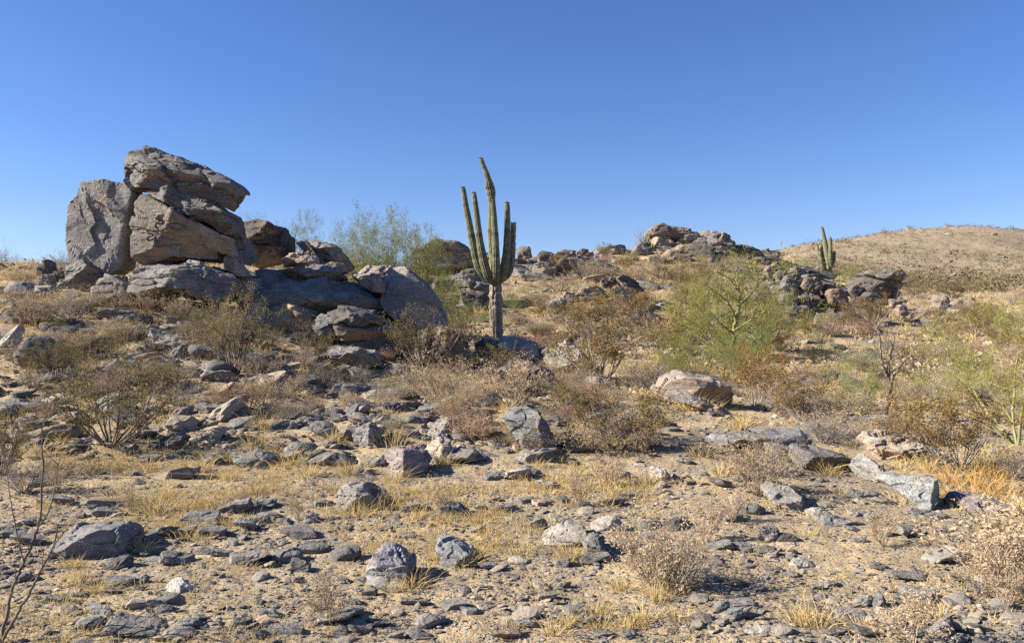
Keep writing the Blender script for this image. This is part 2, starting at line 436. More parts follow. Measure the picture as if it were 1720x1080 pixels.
hero('boulder', 'squat broken block at the foot of the upright stack block',
     [(112, 442), (128, 438), (150, 440), (172, 452), (178, 464), (165, 490), (145, 487), (118, 472)], 'grey', 18.5, .5, None, group=STACK, cuts=[(-.4, -1, .4, .75), (.5, -1, -.5, .7)])
hero('rock_block', 'small square grey block in front of the upright stack block',
     [(166, 462), (200, 464), (226, 480), (224, 497), (195, 504), (168, 498)], 'grey', 18.2, .45, None, group=BED, p=10, n=3, cuts=[(-.1, -1, .15, .85)])
hero('rock_block', 'tiny pale rock wedged between the two base blocks of the stack', [(220, 463), (232, 460), (242, 466), (238, 480), (222, 478)], 'pale', 18.1, .2, None, group=BED, sub=4)
hero('rock_block', 'long layered grey block forming the plinth under the overhanging block',
     [(230, 492), (236, 462), (250, 443), (300, 446), (345, 451), (395, 466), (408, 480), (405, 492), (380, 503), (345, 506), (330, 498), (290, 494), (250, 502)],
     (.178, .166, .156), 18.2, 1.0, 'the plinth block', group=BED, sub=6, p=12, cuts=[(-.5, -1, .2, .8), (.15, -1, .1, .86), (0, -.6, 1, .8)], strata=.05, chips=55, sdir=(.05, .1, 1), layer=.22)
hero('rock_block', 'small pale wedge leaning against the plinth under the dark round boulder',
     [(377, 432), (392, 430), (402, 438), (417, 463), (404, 465), (380, 452)], PINK, 18.3, .3, None, group=BED, cuts=[(-.5, -1, .3, .7)])
hero('boulder', 'broken dark rock piled between the stack and the round boulder', [(392, 382), (405, 395), (425, 430), (424, 450), (400, 440), (388, 420)], (.17, .16, .15), 19.8, .6, None, group=STACK)
hero('rock_block', 'brown and grey slab leaning up at the crest before the feathery bush',
     [(505, 414), (528, 405), (552, 408), (575, 424), (592, 446), (592, 456), (560, 452), (530, 432)], 'grey', 21.5, .7, 'the leaning crest slab', group=BED, cuts=[(-.2, -1, -.5, .7), (.3, -.5, .9, .8)])
hero('rock_block', 'dark blade of rock tucked against the leaning crest slab', [(508, 413), (520, 410), (545, 440), (558, 455), (530, 452), (512, 435)], DARK, 20.9, .35, None, group=BED)
hero('rock_block', 'small pinkish rock lying on the flat shaded ledge', [(498, 436), (512, 430), (531, 432), (533, 444), (520, 448), (500, 447)], 'pinkish', 20.2, .3, None, group=BED, sub=4)
hero('rock_block', 'tan knob beside the pinkish rock on the shaded ledge', [(478, 436), (488, 426), (503, 425), (512, 434), (505, 448), (482, 450)], TAN, 20.6, .35, None, group=BED, sub=4)
hero('rock_block', 'small tan pair-like stone perched at the end of the leaning crest slab', [(550, 446), (556, 440), (578, 444), (583, 458), (560, 462)], TAN, 20.0, .25, None, group=BED, sub=4)
hero('rock_slab', 'flat dark slab lying across the top of the domed ledge',
     [(480, 452), (500, 447), (530, 447), (570, 455), (578, 468), (560, 474), (520, 472), (486, 464)], (.18, .18, .18), 20.0, .9, None, group=BED, p=13, cuts=[(0, -.5, 1, .8)], strata=.06)
hero('rock_slab', 'broad domed blue-grey ledge lying in the shadow of the stack',
     [(395, 486), (410, 466), (440, 458), (500, 464), (560, 474), (620, 492), (655, 513), (676, 532), (670, 552), (640, 548), (560, 545), (530, 530), (480, 525), (430, 522), (405, 510)],
     'blue-grey', 19.9, 1.7, 'the domed ledge', group=BED, sub=6, p=11, cuts=[(.05, -.75, .75, .66), (0, -1, -.1, .9)], strata=.05, sdir=(.2, -.3, 1), layer=.15, chips=50, chip=.04)
hero('rock_block', 'buff block with a sunlit corner under the edge of the domed ledge',
     [(447, 518), (460, 511), (485, 509), (528, 524), (531, 536), (514, 552), (480, 555), (452, 543)], TAN, 18.2, .55, None, group=BED, cuts=[(-.4, -1, .4, .75)])
hero('rock_block', 'angular blue-grey block below the domed ledge', [(516, 547), (538, 525), (575, 534), (578, 562), (540, 566)], 'blue-grey', 18.1, .5, None, group=BED, cuts=[(-.3, -1, .2, .75)])
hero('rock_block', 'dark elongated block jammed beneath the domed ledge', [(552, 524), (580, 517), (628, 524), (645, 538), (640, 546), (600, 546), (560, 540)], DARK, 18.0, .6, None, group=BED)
hero('rock_block', 'dull grey block under the dark elongated block', [(568, 548), (600, 541), (642, 541), (662, 552), (656, 568), (600, 573), (570, 566)], (.19, .175, .16), 18.1, .6, None, group=BED)
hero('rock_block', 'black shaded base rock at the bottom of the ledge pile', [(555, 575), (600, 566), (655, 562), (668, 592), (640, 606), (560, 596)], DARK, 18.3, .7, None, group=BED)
hero('rock_block', 'grey block in shade between the plinth and the domed ledge', [(405, 470), (440, 468), (450, 500), (445, 545), (420, 548), (404, 520)], 'blue-grey', 18.9, .6, None, group=BED)
hero('rock_block', 'round-cornered shaded stone below the plinth block', [(415, 520), (440, 505), (456, 520), (452, 548), (430, 558), (416, 545)], (.2, .19, .185), 18.2, .4, None, group=BED, sub=4)
hero('boulder', 'big rounded boulder half lit and half in shadow at the end of the ledge',
     [(642, 500), (648, 470), (660, 451), (684, 452), (710, 474), (735, 504), (752, 540), (750, 566), (720, 572), (690, 562), (668, 540), (650, 520)],
     (.22, .20, .19), 19.3, .9, 'the half-shaded round boulder', sub=6, p=6, cuts=[(-.3, -1, .35, .82), (.5, -1, .3, .86)], chips=20, chip=.02, strata=.008, amp=.02, crack=.012)
hero('boulder', 'pinkish lit rock peeping out behind the half-shaded round boulder', [(598, 462), (625, 450), (662, 452), (668, 480), (650, 498), (615, 484)], PINK, 20.3, .7, None, sub=5, p=11)
hero('boulder', 'small sunlit stone in the gap beside the half-shaded round boulder', [(626, 472), (640, 468), (650, 478), (648, 492), (630, 490)], PINK, 19.0, .25, None, sub=4)
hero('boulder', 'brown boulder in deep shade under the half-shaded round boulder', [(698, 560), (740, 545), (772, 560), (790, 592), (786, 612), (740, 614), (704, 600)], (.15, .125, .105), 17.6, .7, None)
hero('rock_slab', 'two-tone lichen slab lying below the black base rock', [(552, 584), (566, 579), (600, 582), (630, 598), (632, 614), (622, 620), (590, 612), (560, 602)], 'grey', 16.2, .5, 'the lichen slab', cuts=[(-.1, -.5, 1, .7)], strata=.06)
hero('rock_slab', 'pale slab tilted against the end of the lichen slab', [(602, 588), (630, 588), (643, 604), (634, 618), (615, 606)], 'pale', 17.0, .35, None, sub=4)
hero('rock_block', 'low square stone beside the lichen slab among dry stems', [(648, 618), (662, 611), (680, 612), (690, 622), (684, 634), (655, 634)], 'grey', None, None, None)
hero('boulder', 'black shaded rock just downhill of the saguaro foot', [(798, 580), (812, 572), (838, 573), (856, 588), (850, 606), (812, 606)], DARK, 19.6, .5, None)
hero('boulder', 'tan-topped block directly beneath the saguaro foot', [(838, 575), (850, 566), (880, 571), (905, 582), (912, 600), (880, 612), (848, 604)], (.30, .27, .24), 19.4, .6, 'the tan-topped block', cuts=[(-.4, -.6, .9, .72)])
hero('boulder', 'pointed dark wedge leaning on the tan-topped block', [(896, 600), (908, 584), (918, 582), (930, 602), (932, 618), (912, 622)], DARK, 18.9, .4, None, cuts=[(-.5, -.6, .6, .7)])
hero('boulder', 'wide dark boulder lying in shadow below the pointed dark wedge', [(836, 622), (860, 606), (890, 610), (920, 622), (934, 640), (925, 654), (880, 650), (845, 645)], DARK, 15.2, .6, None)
hero('boulder', 'pale pyramid of layered rock beside the brown creosote bush',
     [(916, 602), (930, 588), (950, 575), (966, 580), (988, 604), (996, 622), (985, 630), (955, 622), (925, 618)], 'pale', 17.6, .7, 'the pale layered pyramid', sub=6, p=13, cuts=[(-.25, -.8, .7, .62), (.8, -.5, .3, .7)], strata=.045, sdir=(.45, .1, 1), layer=.14)
hero('rock_block', 'pale knuckle of rock below the layered pyramid', [(980, 642), (992, 632), (1010, 634), (1018, 648), (1010, 660), (985, 658)], 'pale', None, None, None)
hero('boulder', 'smooth humped tan boulder with bush shadows across it',
     [(1100, 655), (1115, 636), (1145, 627), (1185, 629), (1212, 641), (1226, 660), (1222, 676), (1190, 680), (1150, 676), (1112, 670)], (.33, .27, .225), 13.4, .62, 'the humped tan boulder', sub=6, p=11, chips=25, chip=.03, strata=.012, amp=.03)
hero('rock_slab', 'low cracked ledge in front of the humped tan boulder', [(1118, 664), (1140, 657), (1170, 666), (1205, 680), (1222, 690), (1215, 698), (1180, 686), (1140, 674)], (.24, .21, .19), 12.3, .3, None, p=10)
hero('boulder', 'pale-topped wedge at the lower end of the layered ledges', [(1434, 784), (1440, 766), (1452, 765), (1476, 782), (1488, 798), (1484, 806), (1450, 802)], (.25, .24, .23), None, .3, 'the pale-topped wedge', p=10, cuts=[(-.7, -.6, .4, .55), (.7, -.5, .5, .75)])
hero('boulder', 'dark upright stone on the path behind the layered ledges', [(1352, 728), (1356, 712), (1368, 707), (1384, 718), (1390, 732), (1375, 738)], DARK, None, .2, None)
hero('boulder', 'buff sloping boulder with a dark undercut beside the path',
     [(1458, 745), (1462, 730), (1480, 727), (1515, 734), (1545, 753), (1562, 768), (1530, 770), (1500, 760), (1476, 764)], (.33, .28, .23), None, .45, 'the buff sloping boulder', sub=6, p=13, cuts=[(-.1, -.55, 1, .55), (.3, -1, -.3, .8)])
hero('boulder', 'pale grey angular block tipped over, with a dark broken end face',
     [(1485, 808), (1492, 797), (1510, 797), (1540, 803), (1563, 802), (1571, 822), (1570, 842), (1550, 852), (1530, 843), (1508, 826)], (.30, .30, .285), None, .26, 'the pale angular block', sub=6, p=11, cuts=[(-.55, -1, .45, .62), (.9, -.75, .0, .66)], n=0, chips=35, chip=.03, strata=.01)
hero('boulder', 'low purple-brown rock beside the orange grass', [(1602, 845), (1612, 834), (1640, 831), (1670, 836), (1690, 850), (1670, 860), (1620, 858)], (.17, .145, .14), None, .3, 'the low purple-brown rock')
hero('boulder', 'grey rock with a patch of yellow lichen below the grey twig bush', [(1282, 820), (1292, 812), (1312, 812), (1338, 826), (1346, 842), (1330, 856), (1302, 846)], (.22, .21, .19), None, .3, 'the yellow-lichen rock', cuts=[(-.2, -.5, .9, .7)])
hero('stone', 'pale stone propped against a long grey stone on bare ground', [(1358, 862), (1366, 855), (1384, 856), (1397, 866), (1385, 876), (1368, 872)], 'pale', None, .12, None)
hero('stone', 'long grey stone lying on bare ground with a pale stone against it', [(1374, 878), (1384, 867), (1412, 868), (1440, 874), (1444, 882), (1410, 886)], 'blue-grey', None, .13, 'the long grey stone')
hero('boulder', 'large dark dome of rock low on the slope with grass at its foot',
     [(90, 912), (100, 898), (122, 885), (160, 878), (200, 879), (218, 892), (225, 912), (216, 932), (170, 940), (110, 938)], (.17, .16, .155), None, .26, 'the dark dome rock', sub=6, p=11, chips=30, chip=.035, cuts=[(-.6, -.45, .7, .72), (.25, -1, .12, .78)], strata=.03)
hero('boulder', 'purplish lump of rock in the open with grass along one side', [(622, 945), (630, 928), (645, 919), (665, 919), (682, 930), (692, 950), (688, 966), (655, 972), (626, 962)], (.23, .215, .22), None, .18, 'the purplish lump', sub=5, p=11)
hero('boulder', 'dark angular rock on open ground with a grass clump before it', [(568, 838), (572, 822), (590, 812), (612, 812), (632, 828), (641, 842), (620, 850), (580, 850)], (.19, .175, .16), None, .24, 'the dark angular rock', sub=5, p=12)
hero('boulder', 'blocky rock with a pink lit face at the edge of the rubble', [(646, 762), (660, 755), (690, 753), (710, 760), (722, 776), (700, 792), (680, 796), (655, 786)], (.24, .20, .19), None, .3, 'the pink-faced block', p=10, cuts=[(-.7, -.7, .2, .6), (.6, -.8, .3, .7)])
hero('boulder', 'cream angular rock resting behind the pink-faced block', [(708, 764), (722, 746), (738, 739), (754, 743), (758, 764), (745, 772), (718, 772)], (.33, .275, .215), None, .25, None, p=10, cuts=[(-.5, -.7, .4, .6)])
hero('boulder', 'upright split rock with a pale triangular face', [(592, 722), (604, 711), (622, 710), (636, 724), (634, 742), (612, 752), (600, 742)], (.24, .22, .21), None, .25, 'the split triangular rock', p=13, cuts=[(-.5, -1, .1, .6)])
hero('boulder', 'tilted pale prism of rock pointing uphill', [(710, 728), (738, 704), (752, 700), (768, 706), (762, 720), (735, 736), (718, 738)], 'pale', None, .22, 'the tilted pale prism', p=13, cuts=[(-.5, -.7, .7, .55)])
hero('boulder', 'rough grey boulder half hidden by a twiggy bush above a dark hollow', [(848, 700), (858, 688), (885, 684), (902, 692), (920, 715), (935, 740), (925, 756), (890, 745), (858, 725)], (.18, .178, .172), None, .34, 'the rough grey boulder', cuts=[(-.3, -.6, .7, .75)], sub=6)
hero('stone', 'white-faced stone lying alone on the gravel', [(276, 990), (284, 980), (305, 980), (322, 990), (330, 1000), (310, 1006), (290, 1003)], (.42, .40, .355), None, .13, 'the white-faced stone', p=10, cuts=[(-.5, -.6, .5, .6)])
hero('boulder', 'speckled oval boulder on open gravel with grass at one end', [(732, 920), (740, 909), (765, 907), (790, 918), (798, 932), (785, 942), (750, 938)], (.23, .235, .235), None, .2, 'the speckled oval boulder', p=11)
hero('stone', 'long cream slab lying beside a grey stub of rock', [(898, 908), (925, 896), (955, 882), (980, 888), (986, 902), (960, 912), (920, 914)], (.32, .28, .235), None, .2, 'the long cream slab', p=12, cuts=[(-.2, -.5, .9, .6)])
hero('stone', 'grey-green stub of rock at the end of the long cream slab', [(978, 912), (988, 901), (1005, 899), (1016, 912), (1014, 928), (990, 932)], (.19, .185, .165), None, .15, None)
hero('stone', 'pale tilted block standing in dry grass beside the path', [(1090, 788), (1096, 783), (1112, 785), (1126, 798), (1122, 808), (1100, 808)], (.38, .33, .29), None, .16, 'the pale path block', p=13)
# ---- far outcrops
RIDGE, MID, RIGHTO, SLOPE = 'rocks of the ridge-top outcrop', 'rocks of the outcrop halfway up the slope', 'rocks of the dark outcrop below the small saguaro', 'pale boulders on the far slope'
def far(group, name, items, Y):
    for it in items:
        label, poly, tone = it[:3]; dy = it[3] if len(it) > 3 else 0
        kw = dict(it[4]) if len(it) > 4 else {}; kw.setdefault('n', 2); kw.setdefault('strata', .10); kw.setdefault('layer', .3); kw.setdefault('chip', .028); kw.setdefault('sdir', (.08, .1, 1)); kw.setdefault('crack', .07)
        tone = tuple(k * q for k, q in zip(tone, (.70, .665, .63)))
        hero(name, label, poly, tone, Y + dy, kw.pop('D', None), kw.pop('lm', None), group=group, sub=kw.pop('sub', 4), sink=kw.pop('sink', 4), **kw)
WARM = (.265, .245, .225)
far(RIDGE, 'boulder', [
 ('capping slab at the very top of the ridge outcrop', [(1086, 392), (1096, 383), (1110, 378), (1140, 383), (1168, 392), (1172, 402), (1130, 402), (1092, 398)], WARM, 0, dict(lm='the ridge outcrop', sub=5)),
 ('pale sloping flank beneath the capping slab of the ridge outcrop', [(1078, 412), (1086, 396), (1100, 390), (1122, 398), (1128, 424), (1100, 436), (1080, 428)], (.31, .275, .24), -.6, dict(sub=5)),
 ('domed rock at the summit of the ridge outcrop beside the capping slab', [(1170, 396), (1176, 390), (1197, 388), (1220, 397), (1230, 408), (1229, 424), (1200, 420), (1176, 408)], WARM, .3, dict(sub=5)),
 ('knob between the cap and the dome of the ridge outcrop', [(1136, 402), (1148, 395), (1166, 396), (1174, 404), (1164, 412), (1140, 412)], WARM, -1),
 ('smooth broad face in the middle of the ridge outcrop', [(1156, 412), (1172, 401), (1200, 400), (1216, 414), (1210, 430), (1180, 434), (1160, 428)], (.235, .225, .22), -1.4, dict(sub=5)),
 ('squarish block below the knob of the ridge outcrop', [(1118, 424), (1124, 417), (1146, 418), (1157, 426), (1150, 434), (1124, 434)], WARM, -2.2),
 ('small pale cube in the flank of the ridge outcrop', [(1110, 406), (1118, 403), (1131, 408), (1128, 419), (1113, 417)], (.33, .28, .23), -1.8),
 ('upright stub under the knob of the ridge outcrop', [(1130, 410), (1141, 406), (1148, 415), (1144, 424), (1132, 422)], (.29, .255, .22), -2),
 ('low slab jutting from the foot of the ridge outcrop', [(1182, 428), (1190, 416), (1212, 414), (1228, 424), (1230, 436), (1200, 441), (1184, 436)], (.24, .22, .20), -3, dict(sub=5)),
 ('bottom ledge in the foot of the ridge outcrop', [(1176, 440), (1188, 430), (1212, 430), (1216, 442), (1190, 446)], (.25, .215, .18), -4),
 ('tan stone at the lower corner of the ridge outcrop', [(1160, 438), (1170, 428), (1184, 428), (1182, 444), (1165, 446)], (.28, .25, .22), -3.6),
 ('dark slab sloping off the end of the ridge outcrop', [(1230, 418), (1240, 412), (1254, 413), (1276, 426), (1294, 436), (1262, 442), (1234, 438)], (.19, .175, .165), 1, dict(lm='the sloping dark ridge slab', sub=5)),
 ('stubby rock at the start of the ridge outcrop', [(1066, 416), (1074, 408), (1084, 408), (1090, 424), (1080, 432), (1068, 428)], WARM, -1),
 ('flat-topped stone on the skyline short of the ridge outcrop', [(1033, 416), (1040, 411), (1050, 412), (1052, 422), (1036, 424)], (.21, .20, .19), 0),
], 62)
far('rocks along the middle of the skyline', 'boulder', [
 ('flat layered skyline slab nearest behind the tall saguaro', [(868, 420), (876, 413), (890, 415), (894, 428), (880, 434), (868, 430)], WARM, 0),
 ('broad layered slab on the skyline uphill of the tall saguaro', [(902, 430), (908, 423), (926, 424), (932, 434), (920, 441), (904, 438)], WARM, -1, dict(lm='the skyline slabs')),
 ('thin tan slab lying on the skyline beside the broad layered slab', [(928, 430), (934, 423), (962, 424), (969, 431), (950, 436), (932, 436)], WARM, 0),
 ('dark stacked slab under the thin tan skyline slab', [(936, 440), (944, 434), (966, 434), (986, 442), (984, 450), (950, 452)], (.20, .185, .175), -2),
 ('small slab at the low end of the skyline slabs', [(898, 446), (908, 440), (930, 442), (934, 452), (912, 456)], (.2, .19, .18), -3),
 ('rounded stone on the skyline past the thin tan slab', [(968, 424), (976, 418), (988, 420), (991, 432), (976, 436)], (.22, .2, .19), 0),
 ('big shaded rock on the skyline behind the olive bush', [(700, 438), (712, 416), (738, 406), (770, 409), (792, 424), (796, 446), (750, 450), (706, 448)], (.22, .21, .20), -2, dict(sub=5, lm='the skyline rock behind the olive bush')),
 ('small brown rock at the side of the shaded skyline rock', [(690, 424), (700, 416), (712, 420), (714, 436), (696, 438)], (.25, .2, .165), -2),
 ('grey slab low behind the stem of the tall saguaro', [(764, 468), (775, 455), (800, 452), (822, 462), (824, 490), (790, 498), (768, 488)], (.22, .215, .21), -13, dict(sub=5)),
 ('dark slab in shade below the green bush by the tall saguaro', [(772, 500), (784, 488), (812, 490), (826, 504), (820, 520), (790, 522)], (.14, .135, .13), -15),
], 50)
far(MID, 'boulder', [
 ('round pale-grey boulder at the near end of the mid-slope outcrop', [(918, 516), (924, 505), (940, 501), (956, 506), (966, 516), (960, 530), (938, 534), (924, 528)], (.29, .28, .285), -3.5, dict(lm='the mid-slope outcrop', sub=5, p=6)),
 ('pale wedge standing behind the round pale-grey boulder', [(942, 502), (950, 491), (962, 489), (968, 500), (960, 510), (948, 508)], (.33, .30, .27), -2.4),
 ('flat-topped tan slab in the mid-slope outcrop', [(962, 500), (975, 484), (1000, 480), (1016, 488), (1012, 502), (980, 506)], (.27, .25, .22), -1, dict(sub=5)),
 ('first of two little upright knobs on the mid-slope outcrop', [(1009, 472), (1013, 467), (1020, 468), (1024, 480), (1012, 481)], (.17, .16, .15), 0),
 ('taller of two little upright knobs on the mid-slope outcrop', [(1021, 474), (1025, 465), (1033, 465), (1037, 480), (1024, 482)], (.17, .16, .15), .2),
 ('long dark slanting slab along the back of the mid-slope outcrop', [(1034, 470), (1042, 463), (1058, 465), (1078, 482), (1083, 494), (1066, 497), (1044, 484)], (.16, .15, .145), 0, dict(sub=5)),
 ('pale middle slab of the mid-slope outcrop', [(1022, 490), (1032, 481), (1052, 483), (1060, 492), (1045, 500), (1026, 498)], (.28, .26, .24), -1.5),
 ('broad buff slab stepping down from the mid-slope outcrop', [(1020, 506), (1032, 496), (1058, 497), (1068, 512), (1050, 522), (1028, 518)], (.26, .24, .22), -2.5, dict(sub=5)),
 ('dark block at the shaded end of the mid-slope outcrop', [(1058, 502), (1070, 494), (1086, 500), (1094, 516), (1086, 530), (1066, 524)], (.15, .145, .14), -2, dict(sub=5)),
 ('low brown slab at the foot of the mid-slope outcrop', [(1026, 528), (1040, 514), (1062, 520), (1076, 536), (1060, 546), (1034, 540)], (.22, .19, .165), -4),
 ('tan slab in the brush below the mid-slope outcrop', [(986, 522), (1000, 512), (1028, 514), (1030, 530), (1004, 534)], (.27, .235, .20), -4),
], 39)
far(RIGHTO, 'boulder', [
 ('grey squared block on top of the dark outcrop pillar', [(1312, 478), (1318, 464), (1336, 460), (1346, 468), (1344, 480), (1326, 484)], (.20, .20, .205), 0, dict(sub=5)),
 ('dark block with an orange underside on the outcrop pillar', [(1342, 482), (1348, 469), (1364, 466), (1377, 474), (1378, 494), (1362, 494)], (.17, .15, .135), -.4, dict(sub=5)),
 ('thin cap of rock over the orange-bottomed block', [(1346, 470), (1352, 461), (1372, 461), (1378, 472), (1362, 474)], (.2, .19, .175), -.1),
 ('flat stone under the squared block of the outcrop pillar', [(1308, 484), (1318, 476), (1340, 480), (1342, 488), (1316, 490)], (.2, .195, .195), -.3),
 ('large grey mid-course block of the dark outcrop pillar', [(1312, 496), (1322, 484), (1356, 488), (1368, 500), (1372, 522), (1350, 524), (1322, 512)], (.19, .185, .18), -.2, dict(sub=5, lm='the dark outcrop pillar')),
 ('rounded stone poking from the side of the outcrop pillar', [(1308, 504), (1314, 493), (1328, 492), (1340, 504), (1338, 514), (1318, 512)], (.23, .215, .215), -.9),
 ('small rusty block midway down the outcrop pillar', [(1338, 506), (1342, 498), (1356, 500), (1360, 516), (1346, 518)], (.3, .23, .175), -.8),
 ('big base boulder of the outcrop pillar with its face in shade', [(1318, 526), (1324, 513), (1350, 513), (1366, 524), (1370, 546), (1350, 552), (1330, 542)], (.21, .195, .18), -1.5, dict(sub=5, p=12)),
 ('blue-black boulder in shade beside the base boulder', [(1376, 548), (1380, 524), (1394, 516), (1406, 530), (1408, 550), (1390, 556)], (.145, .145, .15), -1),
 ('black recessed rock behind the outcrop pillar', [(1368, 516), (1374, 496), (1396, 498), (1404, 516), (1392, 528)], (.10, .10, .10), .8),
 ('flat rock topping the heap uphill of the outcrop pillar', [(1296, 446), (1302, 440), (1318, 441), (1322, 450), (1306, 454)], (.16, .15, .145), 4),
 ('broken rock in the heap uphill of the outcrop pillar', [(1284, 456), (1290, 447), (1304, 448), (1308, 460), (1292, 464)], (.22, .205, .195), 3),
 ('rounded grey rock at the right of the uphill heap', [(1326, 458), (1332, 449), (1350, 450), (1358, 460), (1340, 464)], (.23, .215, .205), 3),
 ('small stone at the base of the uphill heap', [(1300, 462), (1308, 454), (1322, 456), (1322, 466), (1306, 470)], (.2, .19, .185), 2),
 ('layered capstone overhanging the second dark outcrop', [(1452, 461), (1460, 454), (1500, 455), (1506, 464), (1504, 470), (1470, 466)], (.205, .195, .18), 0, dict(sub=5, lm='the capped outcrop', D=1.0)),
 ('lower tier of the cap on the second dark outcrop', [(1470, 466), (1500, 466), (1511, 473), (1507, 481), (1486, 476)], (.2, .185, .17), -.2),
 ('main dark block carrying the layered capstone', [(1438, 476), (1448, 467), (1470, 465), (1496, 472), (1503, 484), (1500, 496), (1462, 494), (1442, 486)], (.15, .14, .135), .2, dict(sub=5, D=.9)),
 ('grey end stone beside the block under the capstone', [(1496, 482), (1502, 478), (1509, 484), (1508, 494), (1499, 496)], (.21, .205, .2), -.3),
 ('reddish boulder between the two dark outcrops', [(1386, 494), (1390, 486), (1410, 485), (1424, 496), (1420, 508), (1392, 506)], (.24, .185, .15), -1),
 ('grey rock at the top of the gap between the two dark outcrops', [(1380, 488), (1386, 478), (1400, 480), (1408, 490), (1396, 496)], (.22, .205, .195), 0),
 ('dark rock below the block that carries the capstone', [(1446, 500), (1456, 490), (1480, 494), (1486, 508), (1462, 512)], (.135, .125, .12), -1),
 ('flat stone in the saddle by the second dark outcrop', [(1424, 490), (1430, 479), (1446, 482), (1448, 492), (1432, 496)], (.19, .175, .165), -.4),
 ('pale boulder at the foot of the second dark outcrop', [(1504, 522), (1510, 512), (1520, 512), (1524, 524), (1512, 530)], (.34, .32, .29), -4),
 ('large dark boulder in the brush under the outcrop pillar', [(1348, 592), (1356, 574), (1374, 570), (1392, 588), (1396, 602), (1366, 606)], (.165, .165, .17), -9, dict(sub=5)),
 ('round dark stone in shadow uphill of the brush boulder', [(1370, 576), (1376, 566), (1390, 567), (1394, 578), (1380, 582)], (.15, .145, .14), -7),
], 41)
far(SLOPE, 'boulder', [
 ('flat pale boulder highest of the slope cluster', [(1568, 502), (1574, 496), (1590, 499), (1594, 507), (1576, 510)], (.31, .28, .245), 4),
 ('largest pale boulder of the slope cluster', [(1568, 516), (1576, 508), (1596, 512), (1604, 522), (1590, 532), (1576, 528)], (.32, .295, .27), 0, dict(lm='the pale slope boulders', sub=5)),
 ('grey boulder at the uphill end of the slope cluster', [(1594, 514), (1602, 505), (1616, 506), (1624, 520), (1608, 524)], (.27, .25, .235), 2),
 ('tilted boulder overlapping the largest of the slope cluster', [(1586, 532), (1596, 519), (1612, 519), (1620, 530), (1602, 538)], (.31, .285, .265), -1),
 ('wide dark-bottomed slab below the slope cluster', [(1540, 530), (1546, 521), (1570, 522), (1584, 530), (1576, 540), (1556, 539)], (.25, .225, .20), -2, dict(sub=5)),
 ('far tan slab at the end of the slope cluster', [(1640, 520), (1650, 509), (1668, 512), (1674, 522), (1656, 526)], (.29, .25, .21), 6),
 ('sloping grey boulder low on the far slope', [(1506, 582), (1510, 564), (1526, 562), (1540, 576), (1538, 588), (1518, 588)], (.25, .225, .21), -13, dict(sub=5)),
 ('broad buff boulder beside the sloping grey boulder', [(1530, 572), (1540, 560), (1562, 562), (1580, 576), (1572, 588), (1546, 588)], (.32, .285, .25), -12.5, dict(sub=5)),
 ('orange-tan leaning slab on the far slope', [(1570, 566), (1576, 559), (1586, 564), (1598, 582), (1588, 588), (1578, 580)], (.38, .26, .185), -12.5),
 ('flat grey outcrop in brush below the leaning slab', [(1552, 606), (1562, 590), (1596, 590), (1612, 602), (1600, 612), (1570, 614)], (.27, .25, .24), -15),
], 49)
far('rocks on the crest beside the stack', 'boulder', [
 ('dark upright rock on the crest by the upright stack block', [(68, 452), (70, 440), (80, 436), (90, 442), (92, 458), (76, 464)], (.2, .195, .19), 0, dict(lm='the dark crest rock')),
 ('second dark rock low against the dark crest rock', [(63, 462), (66, 448), (78, 450), (80, 466), (70, 470)], (.18, .175, .17), -.6),
 ('white-faced rock below the dark crest rock', [(66, 474), (74, 462), (86, 462), (92, 474), (80, 480)], (.42, .40, .375), -2),
 ('dark shaded block between the white-faced rock and the stack', [(86, 470), (92, 456), (108, 456), (112, 474), (98, 480)], (.2, .18, .16), -1.5),
 ('low dark row stone on the bare crest', [(26, 456), (34, 448), (46, 449), (48, 456), (36, 460)], (.14, .135, .135), 1),
 ('small dark stone at the end of the bare crest', [(5, 456), (10, 450), (20, 451), (22, 457), (10, 459)], (.15, .145, .14), 1),
], 23)
# ------------------------------------------------------------------ loose rocks, one by one: centre px, foot py, width, height (photo pixels), shape, tone
def loose_mesh(shape, half, seed, sub):
    r = np.random.default_rng(seed); d, F = ico(sub)
    if shape == 'slab':
        acc = planes_r(d, r, 2, 34, extra=[(r.normal() * .12, r.normal() * .12, 1, .82), (r.normal() * .12, r.normal() * .12, -1, .85)] + [(math.cos(a), math.sin(a), r.normal() * .25, r.uniform(.68, 1)) for a in np.sort(r.uniform(0, 2 * PI, 3)).tolist() + [0.2, 1.7, 3.3, 4.9]])
        rr = acc ** (-1 / 34); kw = dict(strata=.05, layer=.22, chips=9, chip=.03, amp=.05)
    elif shape == 'wedge':
        acc = planes_r(d, r, 5, 34, .7, 1, [(-.6, -.3, .8, .45), (.5, -.5, .35, .7), (0, 0, -1, .8), (-1, 0, 0, .95), (1, 0, 0, .95), (0, 1, 0, .9), (0, -1, 0, .9)])
        rr = acc ** (-1 / 34); kw = dict(strata=.03, chips=9, chip=.03, amp=.04)
    elif shape == 'round':
        acc = planes_r(d, r, 10, 16, .72, .98) + np.abs(d[:, 2]) ** 16 + .9
        rr = acc ** (-1 / 16); kw = dict(strata=.015, chips=9, chip=.028, amp=.06, crack=.03)
    else:
        acc = planes_r(d, r, 8, 34, .62, .98, [(1, .1, 0, .9), (-1, 0, .2, .9), (0, -1, .3, .85), (0, 1, 0, .9), (.1, .1, 1, .8), (0, 0, -1, .85)])
        rr = acc ** (-1 / 34); kw = dict(strata=.03, chips=9, chip=.035, amp=.04)
    rr = np.minimum(rr, 1.4)
    return rock_surface(d, half, rr, seed, sdir=(r.normal() * .25, r.normal() * .25, 1), **kw), F

